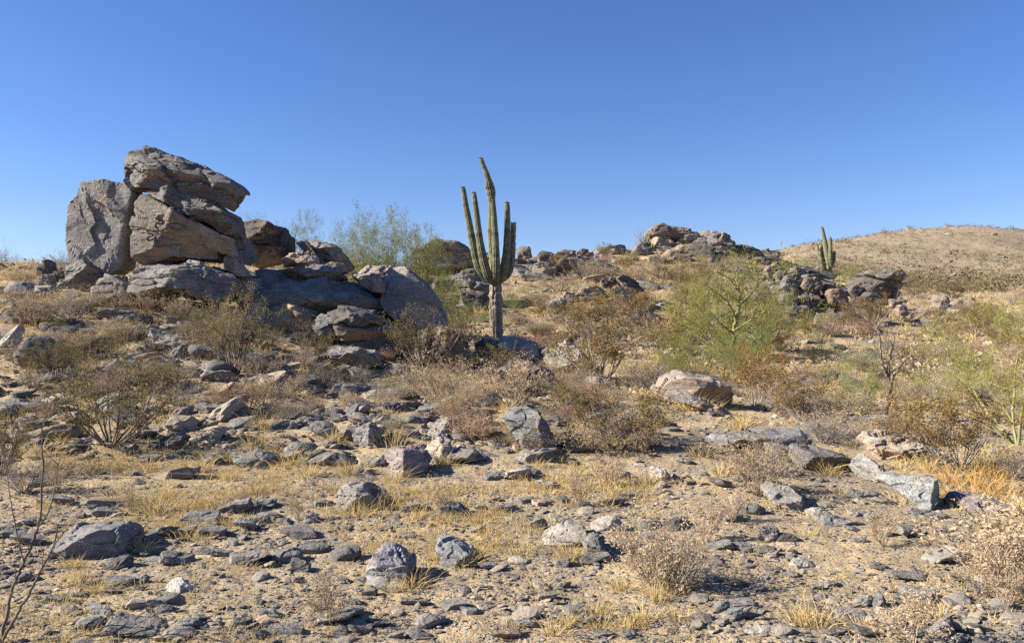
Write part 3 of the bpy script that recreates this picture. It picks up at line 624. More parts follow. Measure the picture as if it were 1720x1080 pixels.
KINDN = {'slab': ('rock_slab', 'slab'), 'block': ('rock_block', 'rock block'), 'round': ('boulder', 'boulder'), 'wedge': ('rock_block', 'rock block')}
def loose(px, py, w, h, shape='block', tone='grey', label=None, lm=None, sub=None):
    _seed[0] += 1; r = np.random.default_rng(_seed[0] * 3 + 1)
    if w < 48 and shape in ('block', 'round') and label is None and r.uniform() < .45: shape = 'slab'
    x, y, z = hit(px, py)
    w *= .93; h *= .9
    W = w / FPX * y; ang = max(.05, math.atan2(py - CY, FPX) + .05)
    dep = W * {'slab': .75, 'block': .75, 'round': .85, 'wedge': .7}[shape] * r.uniform(.85, 1.1)
    H = max(.28 * h, h - dep * .45 * math.sin(ang) * FPX / y) / FPX * y * 1.25
    if shape == 'slab': H = min(H, .30 * W)
    half = np.array([W / 2 * 1.06, dep / 2, H / 2])
    small = w < 45 * 1
    P, F = loose_mesh(shape, half, _seed[0] * 7, sub or (4 if w < 36 else 5 if w < 90 else 6))
    az = r.uniform(-.35, .35) if w > 1.6 * h else r.uniform(-PI, PI) * .25
    P = P @ np.array([[math.cos(az), -math.sin(az), 0], [math.sin(az), math.cos(az), 0], [0, 0, 1]]).T
    tx, ty = r.normal() * .12, r.normal() * .10
    P = P + np.stack([0 * P[:, 0], 0 * P[:, 0], P[:, 0] * tx + P[:, 1] * ty], 1)
    P = P - (0, 0, P[:, 2].min())
    nm, sh = KINDN[shape]
    if w / FPX * y < .22 and shape != 'slab': nm, sh = 'stone', 'stone'
    elif shape == 'slab' and W < .34: nm, sh = 'flat_stone', 'flat stone'
    gx, gy = x, y + dep * .42
    gz = float(ground(np.array([gx]), np.array([gy]))[0])
    o = add_rock(nm, P, F, (gx, gy, min(gz, z + .25 * H) - .30 * H), tone, _seed[0])
    tag(o, label, sh.split()[-1] if sh != 'rock block' else 'rock', 'loose rocks on the slope')
    THINGS.append(dict(o=o, px=px, py=py - h / 2, w=w, h=h, done=label is not None, tone=tone, shape=shape))
    if lm: LANDMARKS.append((lm, px, py - h / 2))
    return o
def ledge(x0, x1, top, bot, Y, dep, tone, label, tilt=(0, 0), lm=None):
    _seed[0] += 1
    W = (x1 - x0) / FPX * Y; H = max(.35 * (bot - top), (bot - top) - dep * .15 * FPX / Y) / FPX * Y
    P, F = loose_mesh('slab', (W / 2 * 1.08, dep / 2, H / 2 * 1.1), _seed[0] * 7, 6)
    P = P + np.stack([0 * P[:, 0], 0 * P[:, 0], P[:, 0] * tilt[0] + P[:, 1] * tilt[1]], 1)
    zb = CAMZ + (CY - bot) / FPX * Y
    o = add_rock('rock_slab', P - (0, 0, P[:, 2].min()), F, (((x0 + x1) / 2 - CX) / FPX * (Y + dep / 2), Y + dep / 2, zb), tone, _seed[0])
    tag(o, label, 'slab', 'slabs of the layered ledges')
    THINGS.append(dict(o=o, px=(x0 + x1) / 2, py=(top + bot) / 2, w=x1 - x0, h=bot - top, done=True, tone='grey', shape='slab'))
    if lm: LANDMARKS.append((lm, (x0 + x1) / 2, (top + bot) / 2))
ledge(1322, 1432, 752, 800, 8.15, .55, (.14, .132, .128), 'dark lowest step of the layered ledges', (-.10, 0), 'the layered ledges')
ledge(1290, 1392, 742, 778, 8.45, .6, (.16, .155, .15), 'dark middle slab of the layered ledges', (-.06, 0))
ledge(1268, 1362, 720, 752, 8.75, .6, (.22, .215, .21), 'grey upper slab of the layered ledges beside the grey twig bush', (-.04, .03))
ledge(1180, 1318, 725, 756, 9.3, .55, (.22, .21, .205), 'thin grey slab jutting out at the end of the layered ledges', (.0, .02), 'the thin jutting slab')
T = {'g': 'grey', 'd': 'dark', 'p': 'pale', 't': 'tan', 'b': 'blue-grey', 'k': 'pinkish'}
S = {'s': 'slab', 'b': 'block', 'r': 'round', 'w': 'wedge'}
LOOSE = '''
178 858 76 24 sg|170 868 60 14 sb|300 808 66 22 sg|355 782 46 30 bg|420 785 78 34 rb|500 766 62 30 rb|545 782 72 24 wg|540 738 56 34 rg|400 704 50 26 sg|398 722 60 24 wg
632 782 34 22 wg|610 795 40 16 sp|575 768 24 14 sg|590 706 36 28 wb|680 690 60 22 sg|745 692 46 22 wp|715 700 40 14 sg|780 745 54 22 sg|742 776 50 24 sb|800 775 40 16 sg
868 806 56 20 sp|830 805 44 18 sg|886 776 36 24 rb|912 774 50 32 rb|890 800 50 22 bg|920 820 46 18 sg|912 852 36 32 bt|948 845 30 18 rb|980 850 36 18 sb|1030 846 36 18 sg
1058 838 44 16 sg|880 848 36 16 sg|850 862 46 16 sb|760 868 60 22 sb|690 858 40 14 sg|540 845 40 22 sg|520 872 30 18 rb|440 850 50 26 sg|470 875 44 20 sg|560 868 24 14 rg
395 860 70 24 sg|330 882 86 22 sg|350 900 60 20 sb|270 905 60 22 bg|245 918 50 18 sg|300 900 50 16 sg|410 888 50 22 sb|440 875 60 22 sg|500 902 64 22 sg|520 928 70 30 rg
478 945 60 28 rb|575 940 62 30 rg|500 962 44 26 bg|340 934 40 26 rg|290 952 60 20 sg|405 950 70 22 sg|370 940 40 14 sg|190 962 50 22 wd|195 992 48 18 sg|230 985 36 18 rb
142 1062 56 26 rb|160 1038 44 22 rp|235 1030 60 20 sp|270 1038 40 16 rg|310 1068 50 22 rb|215 1080 120 26 sg|90 1020 40 12 sg|100 850 44 16 sg|60 820 40 14 sg|40 920 60 20 sg
20 905 40 18 sb|30 985 40 22 rb|620 995 34 18 rb|650 988 60 14 sp|590 1010 36 22 bg|690 1012 44 14 sg|720 1050 60 26 rg|700 1070 50 22 rb|760 1022 50 22 sg|790 1030 40 16 sg
640 1050 34 12 sb|560 1050 90 22 sg|480 1068 60 16 sg|600 1062 40 18 rg|450 1040 40 16 sb|400 1060 44 20 rb|850 1072 60 26 st|880 1055 50 18 sg|870 945 44 16 rp|822 952 40 14 sg
905 890 32 26 bg|942 878 30 22 rb|1020 895 56 22 wp|1000 945 56 18 sg|1060 920 40 14 sg|945 950 36 16 rg|945 990 34 18 bb|920 1010 40 14 sg|970 1035 44 22 rb|1010 1075 44 22 rg
1060 1080 36 18 rb|1140 888 56 28 bd|1090 885 40 14 sg|1270 868 40 24 rb|1250 860 30 20 rd|1200 975 40 16 rg|1215 1032 36 26 rb|1250 1022 50 14 sg|1240 1050 60 24 sb|1262 1045 40 22 rb
1282 1075 60 22 wp|1300 905 40 36 wk|1325 908 36 22 rd|1350 950 46 14 sp|1335 938 26 18 rb|1335 970 36 14 sg|1215 918 50 24 sb|1255 920 40 16 sg|1290 925 44 16 rb|1230 880 44 16 sg
1435 1048 66 30 sg|1455 1018 36 22 rb|1480 1020 30 22 wb|1540 980 70 16 sg|1565 1012 56 28 wb|1535 1000 40 22 rg|1600 955 90 28 sp|1535 910 60 18 sg|1580 875 40 16 sb|1538 868 30 16 rg
1592 1072 44 36 wg|1590 1042 36 18 rp|1690 995 90 26 sp|1650 1000 44 16 sb|1620 985 40 14 sg|1690 1030 40 22 rg|1540 1075 40 18 sb|1650 1065 40 18 sg|1460 1075 50 18 sg|1400 985 30 12 sg
1405 1075 40 16 sg|1360 1020 26 12 rg|1375 990 24 10 sg|1480 960 34 12 sg|1500 975 30 12 rg|1450 915 30 12 sg|1590 905 34 14 sg|1465 875 24 12 rb|1450 835 40 10 sb|1490 848 36 10 sg
560 706 34 22 bg|480 700 36 24 bg|470 726 44 20 bb|520 714 40 20 sg|450 692 40 18 sg|350 700 50 20 sg|640 700 40 22 rg|660 726 40 22 sg|560 756 30 16 sg|700 760 30 16 wd
690 740 40 18 wb|770 720 44 16 sg|800 705 36 16 sg|830 690 40 16 sg|830 735 36 18 sg|800 735 26 14 rg|640 664 40 20 wg|600 668 36 16 sg|560 664 34 16 sg|520 660 40 18 sg
470 640 44 20 sg|300 548 60 16 sg|265 575 44 26 bg|285 586 50 22 bp|330 570 50 16 sg|240 560 60 18 sg|200 545 44 14 sb|180 635 80 40 wp|190 625 50 30 wp|290 612 40 30 wg
260 600 70 20 sg|340 612 70 34 rg|310 640 60 26 sg|350 640 70 40 rg|370 606 44 22 wg|250 622 44 18 sg|220 600 40 24 rg|240 648 60 20 wg|300 660 50 20 sg|270 668 44 18 sg
80 560 44 26 rg|100 590 50 28 rg|60 545 50 20 sg|20 530 40 18 sg|25 500 60 30 rg|10 580 40 34 wp|20 548 50 18 sg|50 620 70 80 rd|12 650 34 50 bd|30 668 44 26 rg
20 690 50 30 bb|60 690 50 14 sg|45 726 60 20 sg|40 712 40 18 rb|75 745 90 40 rk|110 700 44 22 sg|130 560 50 18 sg|150 590 44 22 sg|140 520 44 18 sg|210 520 50 18 sg
200 690 50 22 sg|250 700 40 18 rg|290 745 44 26 rd|275 760 60 26 bd|240 740 40 18 sg|210 765 40 16 sg|320 720 40 18 bg|330 745 30 14 sg|380 670 44 26 wt|385 690 50 22 sg
1020 660 30 18 rp|960 690 40 20 sg|1000 704 34 16 sg|1085 735 40 18 sd|1050 745 60 26 rd|1000 740 50 22 rd|1090 752 44 16 sb|940 720 34 16 sg|970 760 40 18 sg|1075 780 22 22 bp
1045 800 34 16 wd|1130 730 30 10 sg|1150 752 26 8 sg|1200 700 40 14 sg|1150 780 34 10 sg|1180 800 26 10 rg|1250 812 40 12 sg|1215 822 40 14 sg|1330 940 20 12 rb|1160 815 24 10 sg
1440 720 34 16 rg|1480 715 70 20 sp|1450 742 40 16 sg|1500 705 60 14 sg|1440 650 44 18 sg|1400 640 40 20 rd|1330 650 44 20 sg|1380 655 50 22 rd|1420 615 44 20 sg|1470 605 44 22 rb
1560 640 40 16 sg|1530 615 40 16 sp|1600 650 44 18 sg|1480 640 36 16 sg|1640 620 40 16 sg|1400 700 30 14 rd|1300 690 40 16 sg|1445 790 26 12 sg|1395 740 24 12 rb|1580 765 30 10 sg
'''
for row in LOOSE.replace('\n', '|').split('|'):
    if row.strip():
        a, b, c, d_, e = row.split(); loose(float(a), float(b), float(c), float(d_), S[e[0]], T[e[1]])
# smaller uphill rocks, scattered
rs = np.random.default_rng(5)
for px0, px1, py0, py1, n, wa, wb, tones in ((862, 1010, 428, 478, 46, 26, 64, 'grey grey dark tan'), (1285, 1415, 450, 562, 44, 22, 54, 'dark dark grey'), (1385, 1525, 478, 530, 36, 20, 50, 'dark dark grey tan'), (1000, 1300, 420, 455, 46, 18, 54, 'grey tan grey dark'), (930, 1095, 485, 550, 24, 20, 46, 'grey dark tan'), (690, 830, 425, 520, 22, 24, 60, 'grey dark'), (120, 560, 500, 660, 60, 26, 70, 'grey grey dark pale tan'), (0, 120, 470, 700, 24, 30, 60, 'grey dark pale'), (400, 860, 600, 720, 40, 22, 56, 'grey grey dark tan'), (880, 1150, 690, 760, 16, 20, 44, 'grey dark tan')):
    for _ in range(n):
        w = rs.uniform(wa, wb); loose(rs.uniform(px0, px1), rs.uniform(py0, py1), w, w * rs.uniform(.3, .6), str(rs.choice(['slab', 'slab', 'block'])), str(rs.choice(tones.split())), sub=4)
r_ = np.random.default_rng(21)
for px0, px1, py0, py1, n, wmin, wmax in ((870, 1110, 540, 600, 16, 14, 34), (930, 1110, 445, 500, 10, 10, 22), (1060, 1300, 440, 520, 12, 10, 22), (1400, 1700, 505, 640, 26, 12, 30), (1500, 1710, 440, 500, 24, 8, 20), (760, 900, 500, 560, 8, 12, 28), (0, 120, 455, 530, 14, 14, 36), (120, 450, 505, 560, 14, 18, 44)):
    for _ in range(n):
        w = r_.uniform(wmin, wmax) * r_.uniform(.7, 1)
        loose(r_.uniform(px0, px1), r_.uniform(py0, py1), w, w * r_.uniform(.35, .7), r_.choice(['slab', 'block', 'round', 'wedge']), r_.choice(['grey', 'grey', 'dark', 'pale', 'tan']), sub=3)

# ------------------------------------------------------------------ ground sheet
def build_ground():
    nu, nl = 760, 760
    a = np.linspace(-1, 1, nu); u = 1.0 * a * (.62 + .93 * np.abs(a) ** 3)
    l = np.concatenate([np.linspace(math.log(.6), math.log(3.6), 60, endpoint=False), np.linspace(math.log(3.6), math.log(75), 560, endpoint=False), np.linspace(math.log(75), math.log(320), 110, endpoint=False), np.linspace(math.log(320), math.log(2990), 30)])
    U, Lg = np.meshgrid(u, l, indexing='ij'); Y = np.exp(Lg); X = U * Y
    x, y = X.ravel(), Y.ravel()
    x = np.where(y < 3.6, U.ravel() * (3.6 * .75 + y * .25), x)
    z = ground(x, np.maximum(y, .5))
    z = z + .006 * noise2(x, y, 17, 2.2) * sstep(16, 8, y)
    m, n = U.shape
    i = np.arange(m * n).reshape(m, n)
    F = np.stack([i[:-1, :-1], i[1:, :-1], i[1:, 1:], i[:-1, 1:]], -1).reshape(-1, 4)
    o = link('ground', mesh('ground', np.stack([x, y, z], 1), F, SOIL, True))
    tag(o, None, None, None, 'structure')
    # ground under and behind the camera
    X, Y = np.meshgrid(np.linspace(-60, 60, 81), np.linspace(-60, .62, 41), indexing='ij')
    i = np.arange(X.size).reshape(X.shape)
    F = np.stack([i[:-1, :-1], i[1:, :-1], i[1:, 1:], i[:-1, 1:]], -1).reshape(-1, 4)
    z = -.02 + .05 * noise2(X.ravel(), Y.ravel(), .55, 3.1)
    tag(link('ground', mesh('ground', np.stack([X.ravel(), Y.ravel(), z], 1), F, SOIL, True)), kind='structure')
build_ground()

# ------------------------------------------------------------------ gravel: uncountable chips
def dens(x, y):
    n = noise2(x, y, .45, 30.3, 3) + .5 * noise2(x, y, 1.7, 12.1)
    return n
def sample_ground(n, y0, y1, seed, umax=.72, p=1.0):
    r = np.random.default_rng(seed)
    t = r.uniform(0, 1, n)
    y = (y0 ** -p + t * (y1 ** -p - y0 ** -p)) ** (-1 / p)
    x = r.uniform(-umax, umax, n) * y
    return x, y, r
def stones(n, y0, y1, smin, smax, pw, seed, sub, protos=8, p=1.0, thr=-.1, noisy=.25, where=None):
    x, y, r = sample_ground(n, y0, y1, seed, .86, p)
    k = dens(x, y) + r.normal(size=n) * noisy > thr
    # a worn, nearly stone-free strip on the open side of the slope
    u = x / y
    k &= ~((noise2(x, y, .3, 50.5) > .12) & (r.uniform(size=n) < .5))
    if where is not None: k &= where(x, y, r)
    x, y = x[k], y[k]; n = len(x)
    z = ground(x, y)
    s = smin * (1 + r.pareto(pw, n)); s = np.minimum(s, smax) * r.uniform(.8, 1.2, n)
    d, F0 = ico(sub)
    out, fs, ti, base = [], [], [], 0
    which = r.integers(0, protos, n)
    for q in range(protos):
        rr = np.random.default_rng(seed * 31 + q)
        acc = planes_r(d, rr, 8, 30, .5, .95, [(rr.normal() * .2, rr.normal() * .2, 1, .7)]) + .3
        V0 = d * (acc ** (-1 / 30))[:, None] * (1, rr.uniform(.55, .95), rr.uniform(.22, .5))
        V0 = V0 * (1 + .08 * rr.normal(size=len(d)))[:, None]
        m = np.where(which == q)[0]
        if not len(m): continue
        a = r.uniform(0, 2 * PI, len(m)); tl = r.normal(size=(len(m), 2)) * .22
        ca, sa = np.cos(a)[:, None], np.sin(a)[:, None]
        X = (V0[:, 0] * ca - V0[:, 1] * sa) * s[m][:, None] * .5
        Yv = (V0[:, 0] * sa + V0[:, 1] * ca) * s[m][:, None] * .5
        Z = V0[:, 2] * s[m][:, None] * .5 * r.uniform(.7, 1.2, len(m))[:, None] + X * tl[:, :1] + Yv * tl[:, 1:]
        zlo = -Z.min(1, keepdims=True)
        P = np.stack([X + x[m][:, None], Yv + y[m][:, None], Z + z[m][:, None] + zlo * .30], -1).reshape(-1, 3)
        out.append(P); fs.append((F0[None] + (np.arange(len(m)) * len(d))[:, None, None]).reshape(-1, 3) + base)
        ti.append(np.repeat(r.beta(2, 2.2, len(m)), len(d))); base += len(P)
    return np.concatenate(out), np.concatenate(fs), np.concatenate(ti)
def stuff(name, parts, m, smooth=False):
    V, F, A, b = [], [], [], 0
    for v, f, a in parts: V.append(v); F.append(f + b); A.append(a); b += len(v)
    return tag(link(name, mesh(name, np.concatenate(V), np.concatenate(F), m, smooth, {'tint': np.concatenate(A)})), kind='stuff')
stuff('gravel', [stones(120000, 3.4, 16, .010, .055, 2.3, 1, 1, 8, 1.0, -.3, .35), stones(9000, 3.4, 17, .04, .14, 2.3, 2, 2, 10, .8, -.05), stones(16000, 9, 32, .04, .22, 2.0, 3, 1, 8, .7, -.05), stones(8000, 26, 90, .10, .5, 1.9, 4, 1, 8, .5, .02)], CHIPS)
slope_side = lambda x, y, r: r.uniform(size=len(x)) < sstep(.16, -.10, x / y) * .9 + .08
stuff('slope_rubble', [stones(5600, 8.5, 25, .11, .55, 2.1, 8, 3, 12, .7, -.15, .3, slope_side), stones(2600, 24, 66, .2, .9, 2.2, 9, 2, 12, .5, -.05, .3)], CHIPS)
stuff('hillside_stones', [stones(14000, 80, 260, .3, 1.9, 2.3, 6, 1, 6, .3, -.1, .6)], CHIPS)
# ------------------------------------------------------------------ plants
def nrm(v): return v / (np.linalg.norm(v) + 1e-9)
def tubes(S, k=3):
    """S rows: p0(3) p1(3) r0 r1 -> tapered prisms"""
    S = np.asarray(S, float); n = len(S)
    a, b = S[:, :3], S[:, 3:6]; d = b - a; d /= np.linalg.norm(d, axis=1)[:, None] + 1e-9
    h = np.where(np.abs(d[:, 2:3]) < .9, np.array([[0, 0, 1.]]), np.array([[1., 0, 0]]))
    s = np.cross(d, h); s /= np.linalg.norm(s, axis=1)[:, None] + 1e-9; t = np.cross(d, s)
    th = np.arange(k) * 2 * PI / k
    ring = np.cos(th)[None, :, None] * s[:, None] + np.sin(th)[None, :, None] * t[:, None]
    V = np.concatenate([a[:, None] + ring * S[:, 6][:, None, None], b[:, None] + ring * S[:, 7][:, None, None]], 1).reshape(-1, 3)
    q = np.array([[i, (i + 1) % k, k + (i + 1) % k, k + i] for i in range(k)])
    F = (q[None] + (np.arange(n) * 2 * k)[:, None, None]).reshape(-1, 4)
    return V, F
def leaves(C, size, r, asp=.5, up=None):
    """small quads at points C"""
    n = len(C); size = size * r.uniform(.6, 1.3, n)
    a = r.normal(size=(n, 3))
    if up is not None: a = a * .55 + up
    a /= np.linalg.norm(a, axis=1)[:, None]
    b = np.cross(a, r.normal(size=(n, 3))); b /= np.linalg.norm(b, axis=1)[:, None]
    a = a * size[:, None]; b = b * (size * asp)[:, None]
    V = np.stack([C - a * .5, C + b * .5, C + a * .5, C - b * .5], 1).reshape(-1, 3)
    F = np.arange(n * 4).reshape(n, 4)
    return V, F, np.repeat(r.beta(1.6, 2.2, n), 4)

def grow(S, T, r, p, d, L, rad, depth, bend=.25, up=.1, kids=(3, 5), klen=.55, kang=.6, steps=5, gnarl=0):
    """recursive branching; S collects segments, T the twig points"""
    p = np.array(p, float); d = nrm(np.array(d, float)); pts = [p]; dirs = [d]
    for i in range(steps):
        d = nrm(d + r.normal(size=3) * bend * (.5 + gnarl) + np.array([0, 0, up])); p = p + d * L / steps
        pts.append(p); dirs.append(d)
    for i in range(steps):
        f0, f1 = 1 - .7 * i / steps, 1 - .7 * (i + 1) / steps
        S.append((*pts[i], *pts[i + 1], rad * f0, rad * f1))
    if depth <= 1:
        for i in range(1, steps + 1): T.append((*pts[i], *dirs[i]))
    if depth <= 0: return
    for k in range(r.integers(kids[0], kids[1] + 1)):
        t = r.uniform(.25, 1.0); i = min(steps - 1, int(t * steps)); f = t * steps - i
        q = pts[i] * (1 - f) + pts[i + 1] * f
        dd = nrm(dirs[i] + r.normal(size=3) * kang)
        grow(S, T, r, q, dd, L * klen * r.uniform(.6, 1.2), rad * (1 - .7 * t) * .7, depth - 1, bend, up, kids, klen, kang, max(2, steps - 1), gnarl)

PROTO = {}; SIZE = {}
def proto(kind, var):
    """unit-size plant meshes: height about 1"""
    key = (kind, var)
    if key in PROTO: return PROTO[key]
    r = np.random.default_rng(abs(hash_(kind)) % 1000 + var * 77)
    S, T = [], []; thick = None; k = 3
    if kind == 'creosote':
        for i in range(17):
            a = i * 2.4 + r.uniform(-.4, .4); tilt = r.uniform(.2, 1.05)
            grow(S, T, r, (math.cos(a) * .03, math.sin(a) * .03, -.03), (math.cos(a) * tilt, math.sin(a) * tilt, 1), r.uniform(.6, .95), .0115, 3, .22, .10, (3, 4), .5, .5, 5)
        T = np.array(T); hi = T[:, 2] > .22; T = T[hi]
        C = np.repeat(T[:, :3], 4, 0) + r.normal(size=(len(T) * 4, 3)) * .020
        lv = leaves(C[r.uniform(size=len(C)) < .52], .026, r, .6); mats = (B_DARK, M_CREO)
    elif kind == 'rusty':
        for i in range(17):
            a = i * 2.4 + r.uniform(-.4, .4); tilt = r.uniform(.2, 1.1)
            grow(S, T, r, (math.cos(a) * .03, math.sin(a) * .03, -.03), (math.cos(a) * tilt, math.sin(a) * tilt, 1), r.uniform(.6, .95), .010, 3, .22, .12, (3, 4), .5, .5, 5)
        T = np.array(T); T = T[T[:, 2] > .18]
        C = np.repeat(T[:, :3], 4, 0) + r.normal(size=(len(T) * 4, 3)) * .022
        lv = leaves(C[r.uniform(size=len(C)) < .85], .028, r, .5); mats = (B_GREY, M_RUST)
    elif kind == 'dry':
        for i in range(40):
            a = r.uniform(0, 2 * PI); tilt = r.uniform(.1, 1.35)
            grow(S, T, r, (math.cos(a) * .05, math.sin(a) * .05, -.03), (math.cos(a) * tilt, math.sin(a) * tilt, 1), r.uniform(.6, .95), .008, 2, .25, .10, (3, 5), .5, .55, 4)
        T = np.array(T); T = T[T[:, 2] > .15]
        C = np.repeat(T[:, :3], 2, 0) + r.normal(size=(len(T) * 2, 3)) * .018
        lv = leaves(C[r.uniform(size=len(C)) < .8], .045, r, .42, np.repeat(T[:, 3:6], 2, 0)[:1] * 0 + (0, 0, .3)); mats = (B_BEIGE, M_DRY)
    elif kind == 'sprig':
        for i in range(15):
            a = r.uniform(0, 2 * PI); tilt = r.uniform(.1, 1.1)
            grow(S, T, r, (math.cos(a) * .02, math.sin(a) * .02, -.03), (math.cos(a) * tilt, math.sin(a) * tilt, 1), r.uniform(.65, 1.0), .010, 2, .28, .12, (3, 5), .45, .55, 5)
        T = np.array(T); T = T[T[:, 2] > .2]
        C = np.repeat(T[:, :3], 2, 0) + r.normal(size=(len(T) * 2, 3)) * .016
        lv = leaves(C[r.uniform(size=len(C)) < .7], .060, r, .40); mats = (B_BEIGE, M_DRY)
    elif kind == 'twig':
        for i in range(46):
            a = r.uniform(0, 2 * PI); tilt = r.uniform(.1, 1.4)
            grow(S, T, r, (math.cos(a) * .05, math.sin(a) * .05, -.03), (math.cos(a) * tilt, math.sin(a) * tilt, 1), r.uniform(.55, .95), .0085, 3, .3, .08, (2, 4), .5, .6, 4, .2)
        T = np.array(T)
        C = T[r.uniform(size=len(T)) < .12, :3]
        lv = leaves(C, .030, r, .4); mats = (B_GREY, M_DRY)
    elif kind == 'verde':
        for i in range(9):
            a = i * 1.05 + r.uniform(-.3, .3); tilt = r.uniform(.35, .95)
            grow(S, T, r, (math.cos(a) * .02, math.sin(a) * .02, -.04), (math.cos(a) * tilt, math.sin(a) * tilt, .9), r.uniform(.62, .8), .012, 4, .30, .06, (3, 4), .60, .62, 5, .1)
        T = np.array(T); k = 4
        C = np.repeat(T[:, :3], 5, 0) + r.normal(size=(len(T) * 5, 3)) * .020
        lv = leaves(C[r.uniform(size=len(C)) < .62], .048, r, .085, None); mats = (B_GREEN, M_GREEN)
    S = np.array(S)
    V, F = tubes(S, k)
    # branches and foliage as two meshes
    zt = lv[0][:, 2]; H = float(np.percentile(zt, 99)); Wd = 2 * float(np.percentile(np.hypot(lv[0][:, 0], lv[0][:, 1]), 90))
    ok = (lv[0][:, 2].reshape(-1, 4).max(1) < H * 1.06); lv = (lv[0], lv[1][ok], lv[2])
    SIZE[key] = (H, Wd)
    PROTO[key] = (mesh(kind + '_branches', V, F, mats[0], True), mesh(kind + '_foliage', lv[0], lv[1], mats[1], False, {'tint': lv[2]}))
    return PROTO[key]
def hash_(s): return sum(ord(c) * (i + 3) * 131 for i, c in enumerate(s))

PNAME = {'creosote': ('creosote_bush', 'bush'), 'rusty': ('rust_brown_bush', 'bush'), 'dry': ('dry_bush', 'bush'), 'sprig': ('dry_sprig_bush', 'bush'), 'twig': ('grey_twig_bush', 'bush'), 'verde': ('palo_verde_tree', 'tree')}
PGROUP = {'creosote': 'olive creosote bushes on the slope', 'rusty': 'rust-brown bushes on the slope', 'dry': 'dry straw-coloured bushes', 'sprig': 'small dry seed-headed bushes', 'twig': 'leafless grey twig bushes', 'verde': 'palo verde trees'}
_pc = {}
def plant(kind, px, py, h, w, label=None, lm=None, Y=None, var=None, tint=(1, 1, 1)):
    n = _pc[kind] = _pc.get(kind, 0) + 1
    r = np.random.default_rng(n * 91 + hash_(kind) % 97)
    if Y is None: x, y, z = hit(px, py)
    else:
        y = Y; x = (px - CX) / FPX * y; z = float(ground(np.array([x]), np.array([y]))[0])
    hm = h / FPX * y
    top = CAMZ + (CY - (py - h)) / FPX * y
    if Y is not None: hm = max(.3, top - z)
    wm = w / FPX * y
    me = proto(kind, var if var is not None else n % 3)
    e = link(PNAME[kind][0], None, None, (x, y, z), (r.normal() * .10, r.normal() * .10, r.uniform(0, 2 * PI)))
    H, Wd = SIZE[(kind, var if var is not None else n % 3)]
    q = r.uniform(.85, 1.2); e.scale = (wm / Wd * q, wm / Wd / q, hm / H)
    for q, nm in zip(me, ('branches', 'foliage')):
        c = link(nm, q, e); t = r.uniform(.85, 1.12)
        c.color = (tint[0] * t, tint[1] * t, tint[2] * t, 1) if nm == 'foliage' else (t, t, t, 1)
    tag(e, label, PNAME[kind][1], PGROUP[kind])
    THINGS.append(dict(o=e, px=px, py=py - h / 2, w=w, h=h, done=label is not None, tone='', shape=kind))
    if lm: LANDMARKS.append((lm, px, py - h / 2))
    return e
PL = plant
# hand-placed plants: kind, foot px, foot py, height, width
PL('creosote', 185, 752, 185, 270, 'big sprawling olive creosote with dark bare lower stems beside the path of rubble', 'the big sprawling creosote')
PL('creosote', 392, 632, 150, 130, 'upright olive creosote with tall yellow tips in front of the plinth block', 'the yellow-tipped creosote')
PL('creosote', 712, 625, 115, 150, 'yellow-olive creosote growing against the half-shaded round boulder', 'the creosote by the round boulder')
PL('creosote', 522, 602, 62, 80)
PL('rusty', 1000, 650, 150, 190, 'wide golden-brown bush behind the pale layered pyramid', 'the golden-brown bush')
PL('dry', 1000, 756, 60, 110); PL('dry', 1080, 758, 56, 100); PL('twig', 1050, 745, 90, 130); PL('rusty', 1035, 752, 105, 220, 'wide rusty bush filling the middle of the slope below the grey twig thicket', 'the wide rusty bush')
PL('rusty', 1270, 680, 105, 120, 'bright orange bush at the foot of the large palo verde', 'the bright orange bush', tint=(1.15, .95, .7))
PL('rusty', 1345, 712, 95, 150, 'sparse brown bush beside the bright orange bush', 'the sparse brown bush', tint=(.8, .75, .8))
PL('rusty', 1612, 790, 135, 190, 'big orange-brown bush with bare lower stems at the edge of the grass', 'the big orange-brown bush', tint=(.9, .85, .75))
PL('rusty', 1250, 640, 60, 80, None); PL('rusty', 1180, 660, 50, 70)
PL('creosote', 5, 800, 120, 110, 'dark creosote cut off by the edge of the picture beside the big sprawling creosote', 'the dark edge creosote')
PL('creosote', 842, 640, 66, 70); PL('creosote', 778, 640, 50, 60)
PL('rusty', 1060, 555, 70, 140, 'golden bush spreading below the mid-slope outcrop', 'the golden bush below the outcrop'); PL('rusty', 985, 560, 60, 110)
PL('rusty', 1140, 520, 80, 55); PL('rusty', 945, 462, 40, 44); PL('rusty', 1050, 455, 36, 44, None, None, None, None, (1., 1.1, .7))
PL('rusty', 1600, 505, 36, 90, 'brown thicket at the foot of the far hill'); PL('rusty', 1640, 565, 44, 80, None, None, None, None, (.7, .65, .7))
PL('rusty', 1540, 500, 26, 60); PL('rusty', 1530, 620, 40, 60, None, None, None, None, (.75, .7, .8)); PL('rusty', 1465, 560, 60, 90, 'leggy brown thicket before the second dark outcrop', None, None, None, (.7, .65, .7))
PL('rusty', 1310, 590, 40, 70, None, None, None, None, (.7, .6, .6)); PL('rusty', 1120, 585, 50, 90); PL('creosote', 95, 640, 70, 110); PL('creosote', 250, 660, 70, 110); PL('creosote', 175, 600, 60, 120)
PL('creosote', 330, 585, 60, 70); PL('rusty', 1690, 600, 50, 80, None, None, None, None, (.8, .8, .8)); PL('rusty', 1500, 740, 60, 90, None, None, None, None, (.8, .75, .8)); PL('rusty', 1180, 490, 60, 60)
